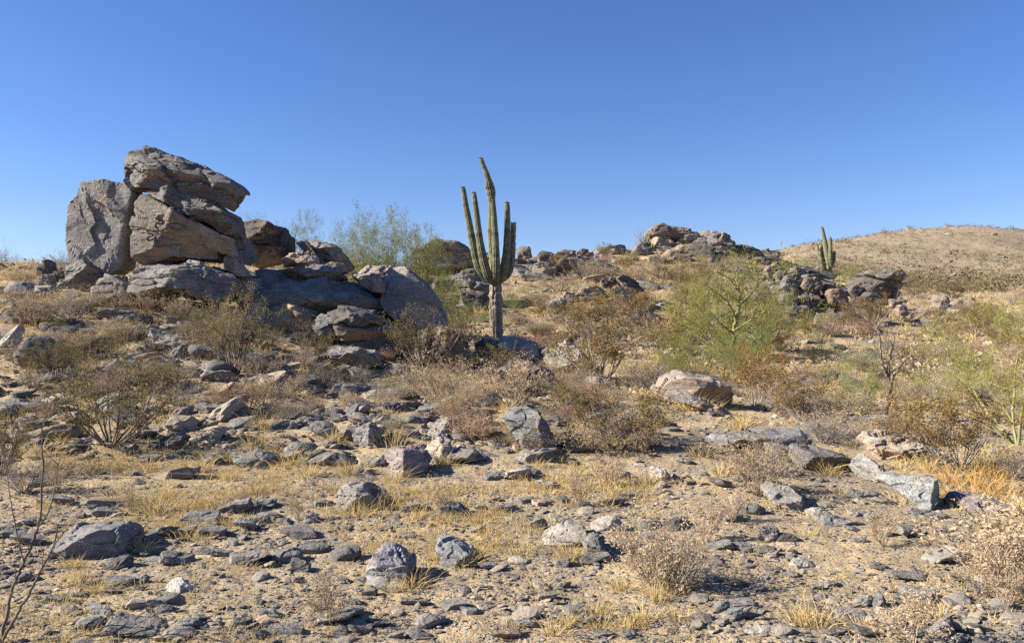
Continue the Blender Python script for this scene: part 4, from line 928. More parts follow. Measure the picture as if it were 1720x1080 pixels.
# dry bushes
PL('dry', 1100, 985, 135, 165, 'round dry bush of grey and beige stems alone on the open gravel', 'the round dry bush', var=0)
PL('twig', 1140, 982, 120, 150, 'bare grey twigs growing through the side of the round dry bush')
PL('dry', 1275, 835, 100, 120, 'beige dry bush standing before the layered ledges', 'the beige bush by the ledges'); PL('twig', 1300, 800, 95, 120, 'hazy grey twig bush arching over the thin jutting slab', 'the hazy grey twig bush')
PL('sprig', 1660, 985, 135, 230, 'wide beige seed-headed bush at the open edge of the gravel', 'the wide beige seed-headed bush'); PL('sprig', 1705, 945, 110, 150); PL('dry', 1690, 990, 90, 140); PL('sprig', 1655, 1010, 80, 80)
PL('sprig', 1484, 922, 62, 55, 'little round pale bush alone on the gravel', 'the little round pale bush'); PL('sprig', 1535, 1090, 95, 130, 'spindly dry bush beside the foot of the frame on open gravel', 'the spindly dry bush')
PL('sprig', 740, 866, 72, 60, 'tiny pale shrub leaning over a flat stone', 'the tiny pale shrub'); PL('sprig', 500, 868, 50, 50); PL('sprig', 552, 1045, 85, 80, 'ragged dry sprig bush on rubble', 'the ragged sprig bush'); PL('sprig', 1025, 812, 66, 60)
PL('sprig', 975, 845, 56, 50); PL('sprig', 1185, 905, 80, 60); PL('sprig', 1230, 880, 60, 50); PL('sprig', 1690, 1030, 80, 70, None); PL('sprig', 220, 860, 46, 50); PL('sprig', 405, 850, 40, 50)
PL('dry', 730, 672, 75, 140, 'straw bush spread below the brown shaded boulder', 'the straw bush below the boulder'); PL('dry', 860, 690, 90, 130, 'tall straw bush in front of the wide dark boulder', 'the tall straw bush'); PL('dry', 965, 662, 62, 60); PL('dry', 640, 690, 36, 60)
PL('dry', 445, 690, 66, 110, 'straw bush at the top of the stony bank', 'the straw bush on the bank'); PL('dry', 60, 545, 60, 110); PL('dry', 130, 530, 50, 90, None, None, None, None); PL('dry', 240, 530, 50, 90); PL('dry', 300, 540, 50, 70); PL('dry', 345, 600, 50, 80)
PL('dry', 200, 570, 44, 80); PL('dry', 110, 590, 50, 100); PL('dry', 30, 610, 40, 70); PL('dry', 280, 650, 40, 80); PL('dry', 430, 640, 50, 80); PL('dry', 540, 650, 40, 70); PL('dry', 590, 690, 34, 50); PL('dry', 790, 690, 50, 80)
PL('dry', 505, 560, 0 + 36, 60); PL('dry', 40, 480, 22, 60); PL('dry', 20, 505, 26, 60)
PL('twig', 120, 545, 70, 110, 'tangled silver dead branches below the squat broken block', 'the silver dead tangle'); PL('twig', 98, 462, 50, 56, 'reddish bare bush on the crest against the sky', None, 23.5); PL('twig', 1095, 660, 66, 150, 'grey twig thicket beside the humped tan boulder', 'the grey twig thicket')
PL('twig', 300, 690, 50, 90); PL('twig', 1330, 700, 70, 130); PL('twig', 1385, 745, 60, 110); PL('dry', 1390, 735, 44, 100); PL('dry', 1480, 735, 40, 100, 'pale dry bush around the foot of the dead dark tree'); PL('dry', 1560, 735, 36, 90)
PL('twig', 985, 468, 40, 60); PL('dry', 1000, 470, 40, 70); PL('dry', 1110, 465, 30, 90); PL('dry', 1160, 470, 26, 90); PL('dry', 1200, 500, 30, 80); PL('dry', 940, 490, 34, 70); PL('dry', 1060, 470, 30, 70)
PL('twig', 1590, 640, 40, 90); PL('twig', 1430, 660, 40, 80); PL('dry', 1360, 640, 36, 80); PL('dry', 1620, 660, 36, 90); PL('dry', 1530, 680, 36, 90); PL('dry', 1450, 625, 30, 60); PL('dry', 1660, 560, 24, 70); PL('dry', 1530, 540, 24, 70)
PL('twig', 1700, 800, 70, 120, 'grey leafless twigs at the edge beside the big orange-brown bush'); PL('dry', 1690, 650, 44, 90); PL('dry', 870, 545, 24, 60); PL('dry', 905, 560, 24, 70); PL('dry', 925, 640, 50, 50); PL('dry', 1150, 640, 30, 60)
PL('dry', 850, 595, 22, 40); PL('twig', 600, 640, 40, 70); PL('dry', 385, 590, 90, 60); PL('twig', 40, 830, 80, 120); PL('sprig', 95, 830, 50, 70); PL('dry', 760, 712, 30, 60); PL('dry', 900, 760, 40, 60); PL('dry', 885, 735, 60, 70, 'twiggy bush over the rough grey boulder')
rf = np.random.default_rng(77)
for kinds, x0, x1, y0, y1, n, h0, h1 in ((('dry', 'rusty', 'dry', 'twig'), 880, 1320, 435, 610, 40, 18, 40), (('dry', 'rusty', 'twig', 'dry'), 1320, 1720, 500, 720, 40, 22, 48), (('dry', 'creosote', 'dry', 'twig', 'dry'), 20, 560, 500, 720, 36, 22, 46), (('dry', 'dry', 'twig'), 580, 1100, 610, 740, 22, 26, 50)):
    for _ in range(n):
        yy = rf.uniform(y0, y1); h = rf.uniform(h0, h1) * (.7 + .6 * (yy - y0) / (y1 - y0))
        PL(str(rf.choice(kinds)), rf.uniform(x0, x1), yy, h, h * rf.uniform(1.2, 2.0), None, None, None, None, tuple(rf.uniform(.75, 1.05, 3)))
# palo verdes
PL('verde', 655, 520, 168, 190, 'feathery olive bush behind the ledges, its top against the sky', 'the olive bush behind the ledges', 26)
PL('verde', 608, 500, 135, 130, None, None, 26.5); PL('verde', 580, 490, 100, 90, None, None, 27.5); PL('verde', 655, 500, 120, 150, None, None, 27.5); PL('verde', 700, 505, 140, 120, None, None, 27)
PL('verde', 745, 555, 130, 110, 'greyer green bush between the round boulder and the tall saguaro', 'the green bush by the saguaro', 24.5, None, (1.0, 1.02, .9))
PL('verde', 512, 450, 95, 85, 'sparse see-through bush on the skyline behind the ledges', 'the sparse skyline bush', 27); PL('verde', 425, 440, 82, 70, 'wispy treetop showing behind the balanced stack', None, 27)
PL('verde', 1228, 605, 190, 290, 'large pale-green palo verde with yellow trunk on the open slope', 'the large palo verde', None, 0, (1.35, 1.22, .95))
PL('verde', 1265, 630, 95, 110, 'low dark-green bush under the large palo verde', None, None, 1, (.75, .95, .75)); PL('verde', 1165, 640, 95, 130, None, None, None, 2, (1.1, 1.05, .85)); PL('verde', 1195, 595, 140, 150, None, None, None, 1, (1.15, 1.1, .85)); PL('verde', 1285, 590, 120, 110, None, None, None, 2, (1.1, 1.05, .85)); PL('verde', 1120, 645, 60, 100, None, None, None, 0, (.8, .9, .8)); PL('verde', 1215, 640, 70, 90, None, None, None, 1)
PL('verde', 1715, 745, 245, 300, 'yellow-green palo verde leaning in from the edge with bright limbs', 'the edge palo verde', None, 2, (1.02, .88, .66)); PL('verde', 1640, 680, 110, 140, None, None, None, 1, (1.1, 1.05, .8))
PL('verde', 1345, 475, 46, 70, 'green bush on the saddle before the small saguaro', None, 70); PL('verde', 1428, 480, 40, 50, 'green bush on the saddle past the small saguaro', None, 72)
PL('verde', 1452, 690, 110, 100, 'half-bare yellow-limbed sapling beside the dead dark tree', 'the yellow sapling', None, 1, (.95, 1., .8)); PL('verde', 868, 520, 40, 60, 'low green bush right behind the tall saguaro', None, None, None, (.75, .85, .75)); PL('verde', 800, 545, 44, 60, None, None, None, None, (.8, .9, .8))
PL('verde', 1700, 560, 60, 90, None, None, None, None, (.9, 1., .8)); PL('verde', 1445, 625, 40, 60, None); PL('verde', 1380, 610, 44, 60, None, None, None, None, (.75, .9, .75)); PL('verde', 1455, 285 + 160, 14, 18, None, None, 160); PL('verde', 1455, 442, 12, 20, None, None, 150)
PL('twig', 18, 452, 28, 50, 'bluish leafless bush beyond the bare crest', None, 31); PL('twig', 48, 452, 26, 44, None, None, 31); PL('twig', 2, 440, 42, 60, None, None, 31)
PL('twig', 1075, 420, 30, 20, None, None, 64)
for px in (1335, 1352, 1372, 1440, 1472, 1495, 1515, 1536, 1555, 1572, 1590, 1604, 1622, 1640, 1662, 1690, 1708):
    xx = np.array([(px - CX) / FPX * q for q in np.linspace(215, 265, 60)]); yy = np.linspace(215, 265, 60)
    zz = ground(xx, yy); k = int(np.argmax((zz - CAMZ) / yy)); v = CY - FPX * (zz[k] - CAMZ) / yy[k]
    px += random.uniform(-9, 9); h = random.choice((3, 4, 5, 8))
    PL('twig' if px % 3 else 'creosote', px, v, h, h * 2.2, None, None, float(yy[k]))

# ------------------------------------------------------------------ special woody plants
def tree_from_paths(name, label, cat, paths, Y, bark, r0s, lm=None, extra=None):
    """limbs given as photo pixels at a real distance, each a tapered smooth tube with twigs"""
    root = None
    for i, (pts, ra, rb, dy) in enumerate(paths):
        P = np.array([((a - CX) / FPX * (Y + d), Y + d, CAMZ + (CY - b) / FPX * (Y + d)) for (a, b), d in zip(pts, np.linspace(dy[0], dy[1], len(pts)))])
        if root is None: root = link(name, None, None, P[0]); base = P[0].copy()
        n = 6 * len(P); tk = np.linspace(0, 1, len(P)); tq = np.linspace(0, 1, n)
        Q = np.stack([pchip(tk, P[:, k], tq) for k in range(3)], 1)
        Q[1:-1] += np.random.default_rng(i).normal(size=(n - 2, 3)) * ra * .25
        yield root, Q - base, np.linspace(ra, rb, n)
def limb(name, root, Q, R, k, m, r, twigs=0, tl=.3, depth=2, tr=.25):
    S = [(*Q[i], *(Q[i + 1] + (Q[i + 1] - Q[i]) * .15), R[i], R[i + 1]) for i in range(len(Q) - 1)]
    V, F = tubes(S, k); S2, T = [], []
    for _ in range(twigs):
        i = r.integers(len(Q) // 4, len(Q)); d = nrm(r.normal(size=3) + (0, 0, .4))
        grow(S2, T, r, Q[i], d, tl * r.uniform(.5, 1.2), R[min(i, len(R) - 1)] * tr + .002, depth, .3, .08, (2, 4), .55, .6, 4, .3)
    if S2:
        V2, F2 = tubes(S2, 3)
        # pad to the same face size: both are quads
        F = np.concatenate([F, F2 + len(V)]); V = np.concatenate([V, V2])
    return link(name, mesh(name, V, F, m, True), root), T
r = np.random.default_rng(404)
x, y, z = hit(1490, 708); Yd = y
DEAD = [([(1487, 712), (1490, 680), (1494, 650), (1492, 625), (1497, 590), (1500, 578)], .040, .016, (0, .1)), ([(1493, 660), (1500, 635), (1512, 615), (1522, 603), (1530, 597)], .026, .012, (0, -.2)),
        ([(1494, 640), (1485, 620), (1480, 600), (1478, 570), (1472, 545), (1478, 520), (1470, 500)], .020, .006, (0, .3)), ([(1490, 665), (1505, 668), (1520, 676), (1526, 683)], .02, .008, (0, -.25)),
        ([(1490, 700), (1505, 697), (1515, 690)], .022, .012, (0, -.2)), ([(1494, 625), (1515, 620), (1535, 640)], .012, .005, (0, .3)), ([(1490, 630), (1465, 612), (1450, 605)], .012, .005, (0, .3)), ([(1478, 560), (1450, 530), (1430, 510)], .010, .004, (0, .4)), ([(1476, 545), (1500, 515), (1510, 490)], .010, .004, (0, -.4))]
for i, (root, Q, R) in enumerate(tree_from_paths('dead_tree', '', '', DEAD, Yd, B_DARK, None)):
    limb('trunk' if i == 0 else 'branch', root, Q, R, 7, B_DARK, r, 7 if i else 4, .5)
tag(root, 'dead dark-barked tree with forked bare limbs standing above pale dry bushes', 'tree'); LANDMARKS.append(('the dead dark tree', 1490, 640))
YEL = [([(1474, 692), (1470, 668), (1468, 645), (1462, 625)], .024, .010, (0, .1)), ([(1470, 668), (1458, 652), (1450, 635)], .012, .005, (0, -.2)), ([(1478, 612), (1462, 602), (1448, 592), (1440, 578), (1432, 560)], .016, .006, (.3, .3)), ([(1462, 602), (1445, 601), (1430, 603)], .010, .004, (.3, .2))]
PV = [t['o'] for t in THINGS if t['o'].get('label', '').startswith('large pale-green palo verde')][0]
from mathutils import Matrix
Mi = np.array(Matrix.LocRotScale(PV.location, PV.rotation_euler, PV.scale).inverted())
VT = [([(1226, 606), (1231, 575), (1234, 545), (1240, 522), (1243, 505), (1240, 480), (1237, 455)], .075, .02, (-.2, -.6)), ([(1236, 535), (1226, 514), (1214, 500), (1196, 488)], .045, .012, (-.4, -.9)), ([(1242, 512), (1258, 497), (1272, 482), (1284, 462)], .045, .012, (-.5, -.8)),
      ([(1241, 490), (1226, 470), (1204, 456)], .035, .01, (-.5, -.9)), ([(1232, 560), (1212, 545), (1190, 520)], .04, .012, (-.4, -1.2)), ([(1233, 556), (1256, 540), (1290, 520)], .04, .012, (-.4, -1.1))]
tmp = None
for i, (root, Q, R) in enumerate(tree_from_paths('trunk_base', '', '', VT, PV.location.y, B_GREEN, None)):
    tmp = root; S = [(*Q[k], *(Q[k + 1] + (Q[k + 1] - Q[k]) * .15), R[k], R[k + 1]) for k in range(len(Q) - 1)]
    S2, tw = [], []
    for _ in range(8): k = r.integers(len(Q) // 2, len(Q)); grow(S2, tw, r, Q[k], nrm(r.normal(size=3) + (0, -.5, .6)), .5, .012, 2, .3, .08, (2, 4), .55, .6, 4, .3)
    V, F = tubes(S, 7); V2, F2 = tubes(S2, 4); V = np.concatenate([V, V2]) + np.array(root.location)
    V = V @ Mi[:3, :3].T + Mi[:3, 3]
    link('trunk' if i == 0 else 'limb', mesh('limb', V, np.concatenate([F, F2 + len(V) - len(V2)]), B_GREEN, True), PV)
bpy.data.objects.remove(tmp)
# dark near branch at the edge of the frame
NB = [([(0, 1085), (10, 1040), (22, 985), (40, 945), (62, 890), (70, 850), (72, 780), (70, 720)], .009, .003, (0, .1)), ([(4, 1075), (30, 1030), (55, 985), (75, 945), (88, 920), (98, 880)], .008, .003, (0, -.1)), ([(88, 920), (110, 890), (130, 870), (148, 840)], .004, .0015, (-.1, -.2)), ([(40, 945), (25, 880), (15, 820), (8, 760)], .004, .0015, (0, .2)), ([(62, 890), (85, 850), (95, 800), (100, 770)], .004, .0015, (0, .1))]
x, y, z = hit(2, 1079)
for i, (root, Q, R) in enumerate(tree_from_paths('leafless_shrub', '', '', NB, y, B_DARK, None)):
    b, tw = limb('stem', root, Q, R, 6, B_GREY, r, 5, .16, 1, .3); b.color = (.55, .5, .5, 1)
    tw = np.array(tw)
    if len(tw):
        C = tw[r.uniform(size=len(tw)) < .35, :3]; C = C + r.normal(size=C.shape) * .01
        lv = leaves(C, .011, r, .6); link('leaves', mesh('near_leaves', lv[0], lv[1], M_RUST, False, {'tint': lv[2] * .4}), root)
tag(root, 'dark spindly shrub with few rusty leaves at the very edge, in front of everything', 'shrub'); LANDMARKS.append(('the spindly edge shrub', 50, 940))
# ocotillo wands on the ridge
OC = [([(1080, 416), (1079 + a * .4, 402), (1078 + a, 402 - b)], .03, .012, (0, 0)) for a, b in ((-14, 10), (-9, 16), (-4, 20), (3, 18), (8, 14), (14, 10), (24, 36))]
for i, (root, Q, R) in enumerate(tree_from_paths('ocotillo', '', '', OC, 60.5, B_GREY, None)): limb('wand', root, Q, R, 5, B_GREY, r)
tag(root, 'thin ocotillo wands fanning up from the ridge beside its outcrop', 'ocotillo'); LANDMARKS.append(('the ocotillo', 1075, 400))
# pale columnar cactus clump on the ridge
OP = [([(1096 + a * .5, 430), (1096 + a, 422), (1096 + a * 1.1, 430 - b)], .09, .07, (0, 0)) for a, b in ((-8, 10), (-4, 16), (0, 20), (4, 17), (8, 12))]
for i, (root, Q, R) in enumerate(tree_from_paths('cactus_clump', '', '', OP, 58.5, B_GREY, None)):
    o, _ = limb('stem', root, Q, R, 7, M_GREEN, r); o.color = (.75, .8, .85, 1)
tag(root, 'pale columnar cactus clump at the foot of the ridge outcrop', 'cactus')

# ------------------------------------------------------------------ saguaros
def ribbed(pts, widths, Y, dys, ribs=15, amp=.10, old=None, seed=0, cap=True, ragged=0):
    """a ribbed column along photo pixels; returns verts, faces, attrs (world coords)"""
    P = np.array([((a - CX) / FPX * (Y + d), Y + d, CAMZ + (CY - b) / FPX * (Y + d)) for (a, b), d in zip(pts, dys)])
    seg = np.concatenate([[0], np.cumsum(np.linalg.norm(np.diff(P, axis=0), axis=1))]); L = seg[-1]
    n = max(16, int(L / .05)); s = np.linspace(0, L, n)
    Q = np.stack([pchip(seg, P[:, k], s) for k in range(3)], 1)
    R = pchip(seg, np.array(widths) * .5 / FPX * Y, s)
    r = np.random.default_rng(seed)
    R = R * (1 + .075 * pnoise(np.stack([s * 3.1 + seed * 7, s * 0, s * 0 + .5], 1)) + .018 * np.sin(s * 21 + 3 * pnoise(np.stack([s * .8, s * 0 + seed, s * 0], 1))))
    if cap:
        e = np.clip((L - s) / (R[-1] * 1.3 + 1e-6), 0, 1); R = R * np.sqrt(np.clip(1 - (1 - e) ** 2, 0.0004, 1))
    t = np.gradient(Q, axis=0); t /= np.linalg.norm(t, axis=1)[:, None]
    a = np.array([1., 0, 0]) - t * t[:, :1]; a /= np.linalg.norm(a, axis=1)[:, None]; b = np.cross(t, a)
    m = ribs * 6; th = np.arange(m) * 2 * PI / m
    rib = .5 + .5 * np.cos(th * ribs); rib = rib ** .8
    rad = R[:, None] * (1 - amp * 1.2 + amp * 1.6 * rib[None])
    V = Q[:, None] + rad[..., None] * (np.cos(th)[None, :, None] * a[:, None] + np.sin(th)[None, :, None] * b[:, None])
    nz = pnoise((V.reshape(-1, 3) * 7 + seed)).reshape(n, m)
    od = np.interp(s / L, *(old or ([0, 1], [0, 0])))[:, None] + 0 * nz
    if ragged:
        V = V + (ragged * R[:, None] * np.where(nz < -.25, nz, nz * .25))[..., None] * (np.cos(th)[None, :, None] * a[:, None] + np.sin(th)[None, :, None] * b[:, None])
        if ragged > .8: V[-4:] += t[-4:, None] * (R[-4:, None] * pnoise(V[-4:].reshape(-1, 3) * 9).reshape(4, m))[..., None] * 1.5
    i = np.arange(n * m).reshape(n, m); j = np.roll(i, -1, 1)
    F = np.stack([i[:-1], j[:-1], j[1:], i[1:]], -1).reshape(-1, 4)
    return V.reshape(-1, 3), F, {'rib': np.tile(rib, n), 'along': np.repeat(s, m), 'old': od.ravel()}, Q
def saguaro(label, cols, Y, lm):
    root = None
    for i, (nm, pts, w, dys, kw) in enumerate(cols):
        w = [q * (.83 if nm == 'arm' else .84 if nm == 'main_stem' else 1) for q in w]; w = [q * (1.22 if Y > 60 else 1) for q in w]; V, F, at, Q = ribbed(pts, w, Y, dys, seed=i + int(Y), **kw)
        if root is None:
            base = Q[0].copy(); root = link('saguaro', None, None, base)
        link(nm, mesh(nm, V - base, F, CACTUS, True, at), root)
        if kw.get('cap', True):
            S = []; rr = np.random.default_rng(i)
            tp = Q[-1] - base; R = w[-1] * .5 / FPX * Y
            for _ in range(140):
                d = nrm(rr.normal(size=3) + (0, 0, .7)); d[2] = abs(d[2]); q = tp + d * R * .5 - (0, 0, R * .6)
                S.append((*q, *(q + d * R * .75), .006, .002))
            v, f = tubes(S, 3)
            link('spines', mesh('spines', v, f, B_BEIGE, False, {'tint': np.full(len(v), .5)}), [c for c in root.children][-1])
    tag(root, label, 'cactus', 'saguaro cacti'); LANDMARKS.append(lm)
    return root
x, Ys, z = hit(833, 565)
saguaro('tall many-armed saguaro with a bent main stem and one dead brown arm', [
    ('corky_base', [(834, 572), (833.5, 545), (833, 517), (832.5, 490), (832.5, 466)], [23, 21, 22, 21.5, 20], [0] * 5, dict(ribs=12, amp=.07, old=([0, .8, 1], [1.1, .95, .75]), cap=False, ragged=.55)),
    ('main_stem', [(832.5, 478), (832, 455), (828, 420), (825.5, 385), (826, 340), (824, 320), (822.5, 313), (817.5, 293), (812, 279), (807.8, 266)], [21, 21, 17, 14.5, 13, 20, 18, 10.5, 9, 7.5], [0, .05, .1, .1, .1, .1, .05, 0, 0, 0], dict(old=([0, .25, .5, 1], [.55, .35, .1, -.2]))),
    ('arm', [(830, 474), (820, 468), (809, 455), (800, 436), (794, 407), (787.5, 373), (782, 343), (777.8, 315)], [15, 17, 18, 16, 14.5, 13, 11, 8.5], [0, -.1, -.2, -.25, -.25, -.25, -.25, -.25], dict(old=([0, .25, 1], [.42, .15, -.3]))),
    ('arm', [(832, 474), (825, 470), (818, 458), (812, 437), (806, 405), (800.5, 360), (796, 324)], [15, 18, 18, 16.5, 14, 11.5, 9], [-.1, -.3, -.42, -.45, -.45, -.45, -.45], dict(old=([0, .25, 1], [.45, .15, -.3]))),
    ('arm', [(833, 474), (832.5, 468), (833, 450), (832.5, 413), (830.2, 373), (827.8, 337)], [13, 16, 16, 14, 12, 9.5], [-.1, -.42, -.55, -.55, -.52, -.5], dict(old=([0, .12, .25, 1], [.2, .5, .1, -.3]))),
    ('arm', [(834, 474), (841, 467), (847, 450), (850.5, 425), (852, 395), (852.2, 370), (852, 340)], [14, 16, 17, 15, 13.5, 12, 9], [-.05, -.15, -.22, -.25, -.25, -.25, -.25], dict(old=([0, .3, .45, 1], [.1, .5, .1, -.3]))),
    ('arm', [(836, 472), (846, 466), (855, 456), (860, 440), (861.5, 415), (862, 395), (863, 374)], [14, 15, 14, 13, 11.5, 11, 10], [.1, .2, .25, .25, .25, .25, .25], dict(old=([0, .3, .5, 1], [.1, .35, .9, 1.2]), cap=False, ragged=.9)),
], Ys, ('the tall saguaro', 830, 430))
saguaro('small distant saguaro with five stubby arms on the saddle before the hill', [
    ('main_stem', [(1394.5, 478), (1394, 465), (1392.5, 450), (1389, 424), (1385.3, 404), (1380.6, 382)], [5.5, 6, 7, 7, 6.3, 5], [0] * 6, dict(old=([0, .2, .3, 1], [.7, .5, 0, -.3]))),
    ('arm', [(1393, 455), (1395, 447), (1394.6, 430), (1395, 415), (1394.5, 399)], [4, 6, 6.4, 6, 5], [0, -.4, -.5, -.5, -.5], {}),
    ('arm', [(1393, 455), (1397.5, 445), (1400.3, 435), (1401, 422.5)], [4, 5.5, 6, 5.5], [0, .2, .3, .3], {}),
    ('arm', [(1392, 456), (1388, 452), (1381.5, 445), (1375.5, 428), (1373, 412.5)], [4, 5, 5, 4.8, 4], [0, .1, .2, .2, .2], {}),
    ('arm', [(1391, 455), (1386, 447), (1381.4, 429), (1379.2, 411)], [4, 5.2, 5, 4.2], [0, .3, .35, .35], {}),
    ('arm', [(1391, 456), (1384, 450), (1379.4, 438), (1377.2, 421)], [4, 5, 4.8, 4.2], [0, -.3, -.4, -.4], {}),
], 74, ('the small saguaro', 1390, 425))

# ------------------------------------------------------------------ grass
def blades(x, y, hgt, spread, nb, r):
    """straw tufts: nb blades at each (x, y)"""
    n = len(x); x, y = np.repeat(x, nb), np.repeat(y, nb); hb = np.repeat(hgt, nb) * r.uniform(.35, 1.1, n * nb); sp = np.repeat(spread, nb)
    ox, oy = r.normal(size=n * nb) * sp * .45, r.normal(size=n * nb) * sp * .45
    z = ground(x + ox, y + oy) - .01
    b = np.stack([x + ox, y + oy, z], 1)
    d = np.stack([ox / (sp + 1e-6) * .9 + r.normal(size=n * nb) * .28, oy / (sp + 1e-6) * .9 + r.normal(size=n * nb) * .28, np.ones(n * nb)], 1)
    d /= np.linalg.norm(d, axis=1)[:, None]
    w = np.cross(d, r.normal(size=(n * nb, 3))); w /= np.linalg.norm(w, axis=1)[:, None] + 1e-9
    wd = (.0022 + .0004 * np.maximum(b[:, 1] - 6, 0))[:, None]
    m1 = b + d * hb[:, None] * .55; tip = b + d * hb[:, None] + np.stack([d[:, 0], d[:, 1], 0 * hb], 1) * hb[:, None] * .45 - np.array([0, 0, 1.]) * (hb * .08)[:, None]
    V = np.stack([b - w * wd, b + w * wd, m1 + w * wd * .8, m1 - w * wd * .8, tip], 1).reshape(-1, 3)
    q = np.arange(n * nb)[:, None] * 5
    F = np.concatenate([q + (0, 1, 2), q + (0, 2, 3), q + (3, 2, 4)])
    return V, F, np.repeat(r.beta(2, 2, n * nb), 5)
TUFTS = '''135 985 46|165 1000 34|340 792 40|382 808 34|262 862 52|318 858 40|345 850 30|212 742 44|168 898 42|190 850 40|690 978 52|672 985 34|640 850 50|600 862 44|440 722 44|425 752 36|662 752 44|588 792 40|302 792 34
1372 1058 70|1345 1050 44|1080 1050 44|1002 1035 44|1100 1008 40|1372 790 44|1392 798 30|1475 806 34|1250 712 30|1240 725 34|1215 800 40|1180 770 34|930 1066 40|852 700 36|800 880 34|870 935 30|905 985 36|1120 990 40|1640 838 70|1600 812 50|1680 826 60|1560 790 44
1500 760 34|1660 800 50|560 745 40|490 780 44|520 800 36|745 780 34|1090 812 36|1140 1045 30|660 805 40|700 870 30|395 775 40|280 840 34|240 930 30|205 920 44|215 900 40|140 905 34|60 770 44|90 790 40|1160 690 44|1190 695 36|1300 775 34
955 935 40|975 940 30|1045 990 30|780 945 36|800 935 30|735 935 34|420 830 30|350 770 30|250 790 40|160 790 44|120 960 30|1580 1040 30|1450 1060 30|1010 1060 40|955 1050 30|1055 1060 36|860 1060 30|820 900 34'''
for row in TUFTS.replace('\n', '|').split('|'):
    a, b, h = map(float, row.split()); x, y, z = hit(a, b)
    rr = np.random.default_rng(int(a * 7 + b)); hm = h / FPX * y
    V, F, A = blades(np.array([x]), np.array([y]), np.array([hm]), np.array([hm * .55]), 90, rr)
    o = link('grass_tuft', mesh('grass_tuft', V - (x, y, z), F, M_STRAW, False, {'tint': A}), None, (x, y, z))
    if a > 1580 and 790 < b < 850: o.color = (.92, .74, .52, 1)
    tag(o, None, 'grass', 'straw grass tufts'); THINGS.append(dict(o=o, px=a, py=b - h / 2, w=h, h=h, done=False, tone='', shape='tuft'))
def grass_field(n, y0, y1, seed, p, thr, hm, nb, name):
    x, y, r = sample_ground(n, y0, y1, seed, .84, p)
    k = noise2(x, y, .62, 71.3, 3) + .35 * noise2(x, y, 2.2, 5.5) + r.normal(size=n) * .13 > thr
    k &= ~((x / y > .18) & (x / y < .47) & (y < 10.5) & (r.uniform(size=n) < .8))          # the bare strip of the path
    x, y = x[k], y[k]
    h = hm * r.uniform(.5, 1.4, len(x)) * (1 + .25 * (r.uniform(size=len(x)) < .1))
    return blades(x, y, h, h * .8, nb, r)
stuff('dry_grass', [grass_field(5200, 3.5, 9, 5, .9, .16, .055, 14, ''), grass_field(6500, 5.5, 17, 6, .8, .15, .11, 22, ''), grass_field(5200, 14, 42, 8, .6, .02, .20, 20, ''), grass_field(4500, 32, 85, 9, .4, -.05, .34, 14, '')], M_STRAW)
# fallen twigs and leaf litter
def litter(n, y0, y1, seed):
    x, y, r = sample_ground(n, y0, y1, seed, .72, .9)
    k = noise2(x, y, .8, 17.7, 2) + r.normal(size=n) * .1 > 0; x, y = x[k], y[k]; m = len(x)
    C = np.stack([x, y, ground(x, y) + .008], 1)
    a = r.normal(size=(m, 3)) * (1, 1, .15); a /= np.linalg.norm(a, axis=1)[:, None]; L = r.uniform(.03, .16, m)[:, None]
    return tubes(np.concatenate([C, C + a * L, np.full((m, 1), .0022), np.full((m, 1), .001)], 1), 3)
V, F = litter(3500, 3.5, 16, 44)
tag(link('twig_litter', mesh('twig_litter', V, F, B_BEIGE, True)), kind='stuff')
# scrub: far dots on the hill and low brush filling the slope
def scrub(n, y0, y1, seed, p, thr, smin, smax, nl, umin=-.72):
    x, y, r = sample_ground(n, y0, y1, seed, .78, p)
    k = (noise2(x, y, 2.2 / y0 * 4, 41.3, 2) + r.normal(size=n) * .5 > thr) & (x / y > umin); x, y = x[k], y[k]; m = len(x)
    s = smin * (1 + r.pareto(2.6, m)); s = np.minimum(s, smax)
    z = ground(x, y)
    q = r.normal(size=(m, nl, 3)) * (.5, .5, .38); q[..., 2] = np.abs(q[..., 2])
    C = (np.stack([x, y, z], 1)[:, None] + q * s[:, None, None]).reshape(-1, 3)
    sz = np.repeat(s, nl) * .34
    v, f, a = leaves(C, 1.0, r, .5); v = (v.reshape(-1, 4, 3) - C[:, None]) * sz[:, None, None] + C[:, None]
    return v.reshape(-1, 3), f, np.clip(a * .5 + np.repeat(np.repeat(r.uniform(0, .7, m), nl), 4), 0, 1)
stuff('hillside_scrub', [scrub(52000, 80, 258, 3, .2, -.1, .30, 1.3, 18)], M_SCRUB)
stuff('low_brush', [scrub(3000, 22, 85, 13, .3, .0, .16, .5, 60), scrub(500, 12, 24, 14, .3, .12, .10, .25, 60)], M_DRY)

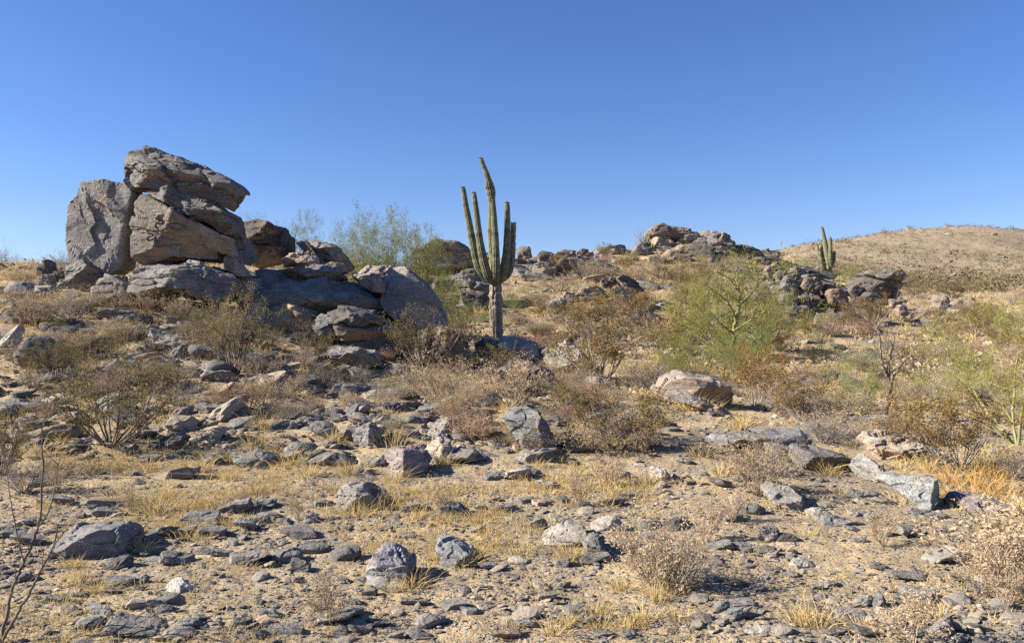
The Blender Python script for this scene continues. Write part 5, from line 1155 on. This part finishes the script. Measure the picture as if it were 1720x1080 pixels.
# ------------------------------------------------------------------ labels for what has none yet
WORD = {'slab': 'flat slab', 'block': 'angular rock', 'round': 'rounded rock', 'wedge': 'wedge-shaped rock', 'boulder': 'boulder', 'rock_block': 'block', 'rock_slab': 'slab', 'stone': 'stone', 'tuft': 'straw grass tuft', 'creosote': 'olive creosote bush', 'rusty': 'rust-brown bush', 'dry': 'dry straw bush', 'sprig': 'dry seed-headed bush', 'twig': 'bare grey twig bush', 'verde': 'green palo verde'}
def make_labels():
    for t in THINGS: t['o']['kind'] = 'thing'
    used = {t['o']['label'] for t in THINGS if t['done']}
    for t in sorted((t for t in THINGS if not t['done']), key=lambda t: -t['w'] * t['h']):
        sz = t['w']
        size = ('large ' if sz > 70 else 'middling ' if sz > 45 else 'small ' if sz > 26 else 'tiny ') if t['shape'] not in ('verde', 'creosote', 'rusty', 'dry', 'twig', 'sprig') else ('broad ' if sz > 90 else 'medium ' if sz > 55 else 'small ')
        head = size + (t['tone'] + ' ' if t['tone'] else '') + WORD[t['shape']]
        near = sorted(LANDMARKS, key=lambda l: math.hypot(l[1] - t['px'], 1.3 * (l[2] - t['py'])))
        def rel(l):
            dx, dy = t['px'] - l[1], t['py'] - l[2]; dist = math.hypot(dx, dy)
            q = 'close ' if dist < 60 else 'far ' if dist > 170 else ''
            if abs(dx) > 1.6 * abs(dy): return q + ('right of ' if dx > 0 else 'left of ') + l[0]
            if abs(dy) > 1.6 * abs(dx): return q + ('below ' if dy > 0 else 'above ') + l[0]
            return q + ('below and ' if dy > 0 else 'above and ') + ('right of ' if dx > 0 else 'left of ') + l[0]
        cands = [f'{head} {rel(l)}' for l in near[:4]] + [f'{head} {rel(a)}, {rel(b)}' for i, a in enumerate(near[:8]) for b in near[i + 1:9]]
        cands += [c.replace(size, s2, 1) for s2 in ('rather small ', 'half-buried ', 'weathered ', 'low ', 'rough ') for c in cands[:8]]
        for c in cands:
            if c not in used and len(c.replace('-', '').split()) <= 16: break
        used.add(c); t['o']['label'] = c
make_labels()

# ------------------------------------------------------------------ light, sky, camera
EL, AZ = math.radians(29), math.radians(2)          # sun to the west of the view, a little behind the camera
sv = Vector((-math.cos(EL) * math.cos(AZ), -math.cos(EL) * math.sin(AZ), math.sin(EL)))
sun = bpy.data.lights.new('sun', 'SUN'); sun.energy = 5.0; sun.angle = math.radians(.5); sun.color = (1, .92, .78)
so = link('sun', sun, None, (-20, -10, 30)); so.rotation_euler = (-sv).to_track_quat('-Z', 'Y').to_euler()
W = bpy.data.worlds.new('World'); SC.world = W; W.use_nodes = True; nt = W.node_tree
sky = nt.nodes.new('ShaderNodeTexSky'); sky.sky_type = 'NISHITA'; sky.sun_disc = False
sky.sun_elevation = EL; sky.sun_rotation = math.atan2(sv.x, sv.y); sky.air_density = 1.0; sky.dust_density = .15; sky.ozone_density = 2.2; sky.altitude = 400
bg = nt.nodes['Background']; bg.inputs['Strength'].default_value = .055
mx = nt.nodes.new('ShaderNodeMix'); mx.data_type = 'RGBA'; mx.blend_type = 'MULTIPLY'; mx.inputs[0].default_value = 1; mx.inputs[7].default_value = (.81, .84, 1.10, 1)
hs = nt.nodes.new('ShaderNodeHueSaturation'); hs.inputs['Saturation'].default_value = 1.12
nt.links.new(sky.outputs[0], mx.inputs[6]); nt.links.new(mx.outputs[2], hs.inputs['Color']); nt.links.new(hs.outputs[0], bg.inputs[0])
cam = bpy.data.cameras.new('camera'); cam.sensor_width = 36; cam.lens = 36 * FPX / 1720; cam.clip_start = .05; cam.clip_end = 6000
co = link('camera', cam, None, (0, 0, CAMZ), (PI / 2, 0, 0)); SC.camera = co
SC.view_settings.view_transform = 'Standard'; SC.view_settings.look = 'None'; SC.view_settings.exposure = 1.42; SC.view_settings.gamma = 1
SC.cycles.max_bounces = 6; SC.cycles.diffuse_bounces = 3; SC.cycles.transparent_max_bounces = 4
SC.cycles.use_denoising = False
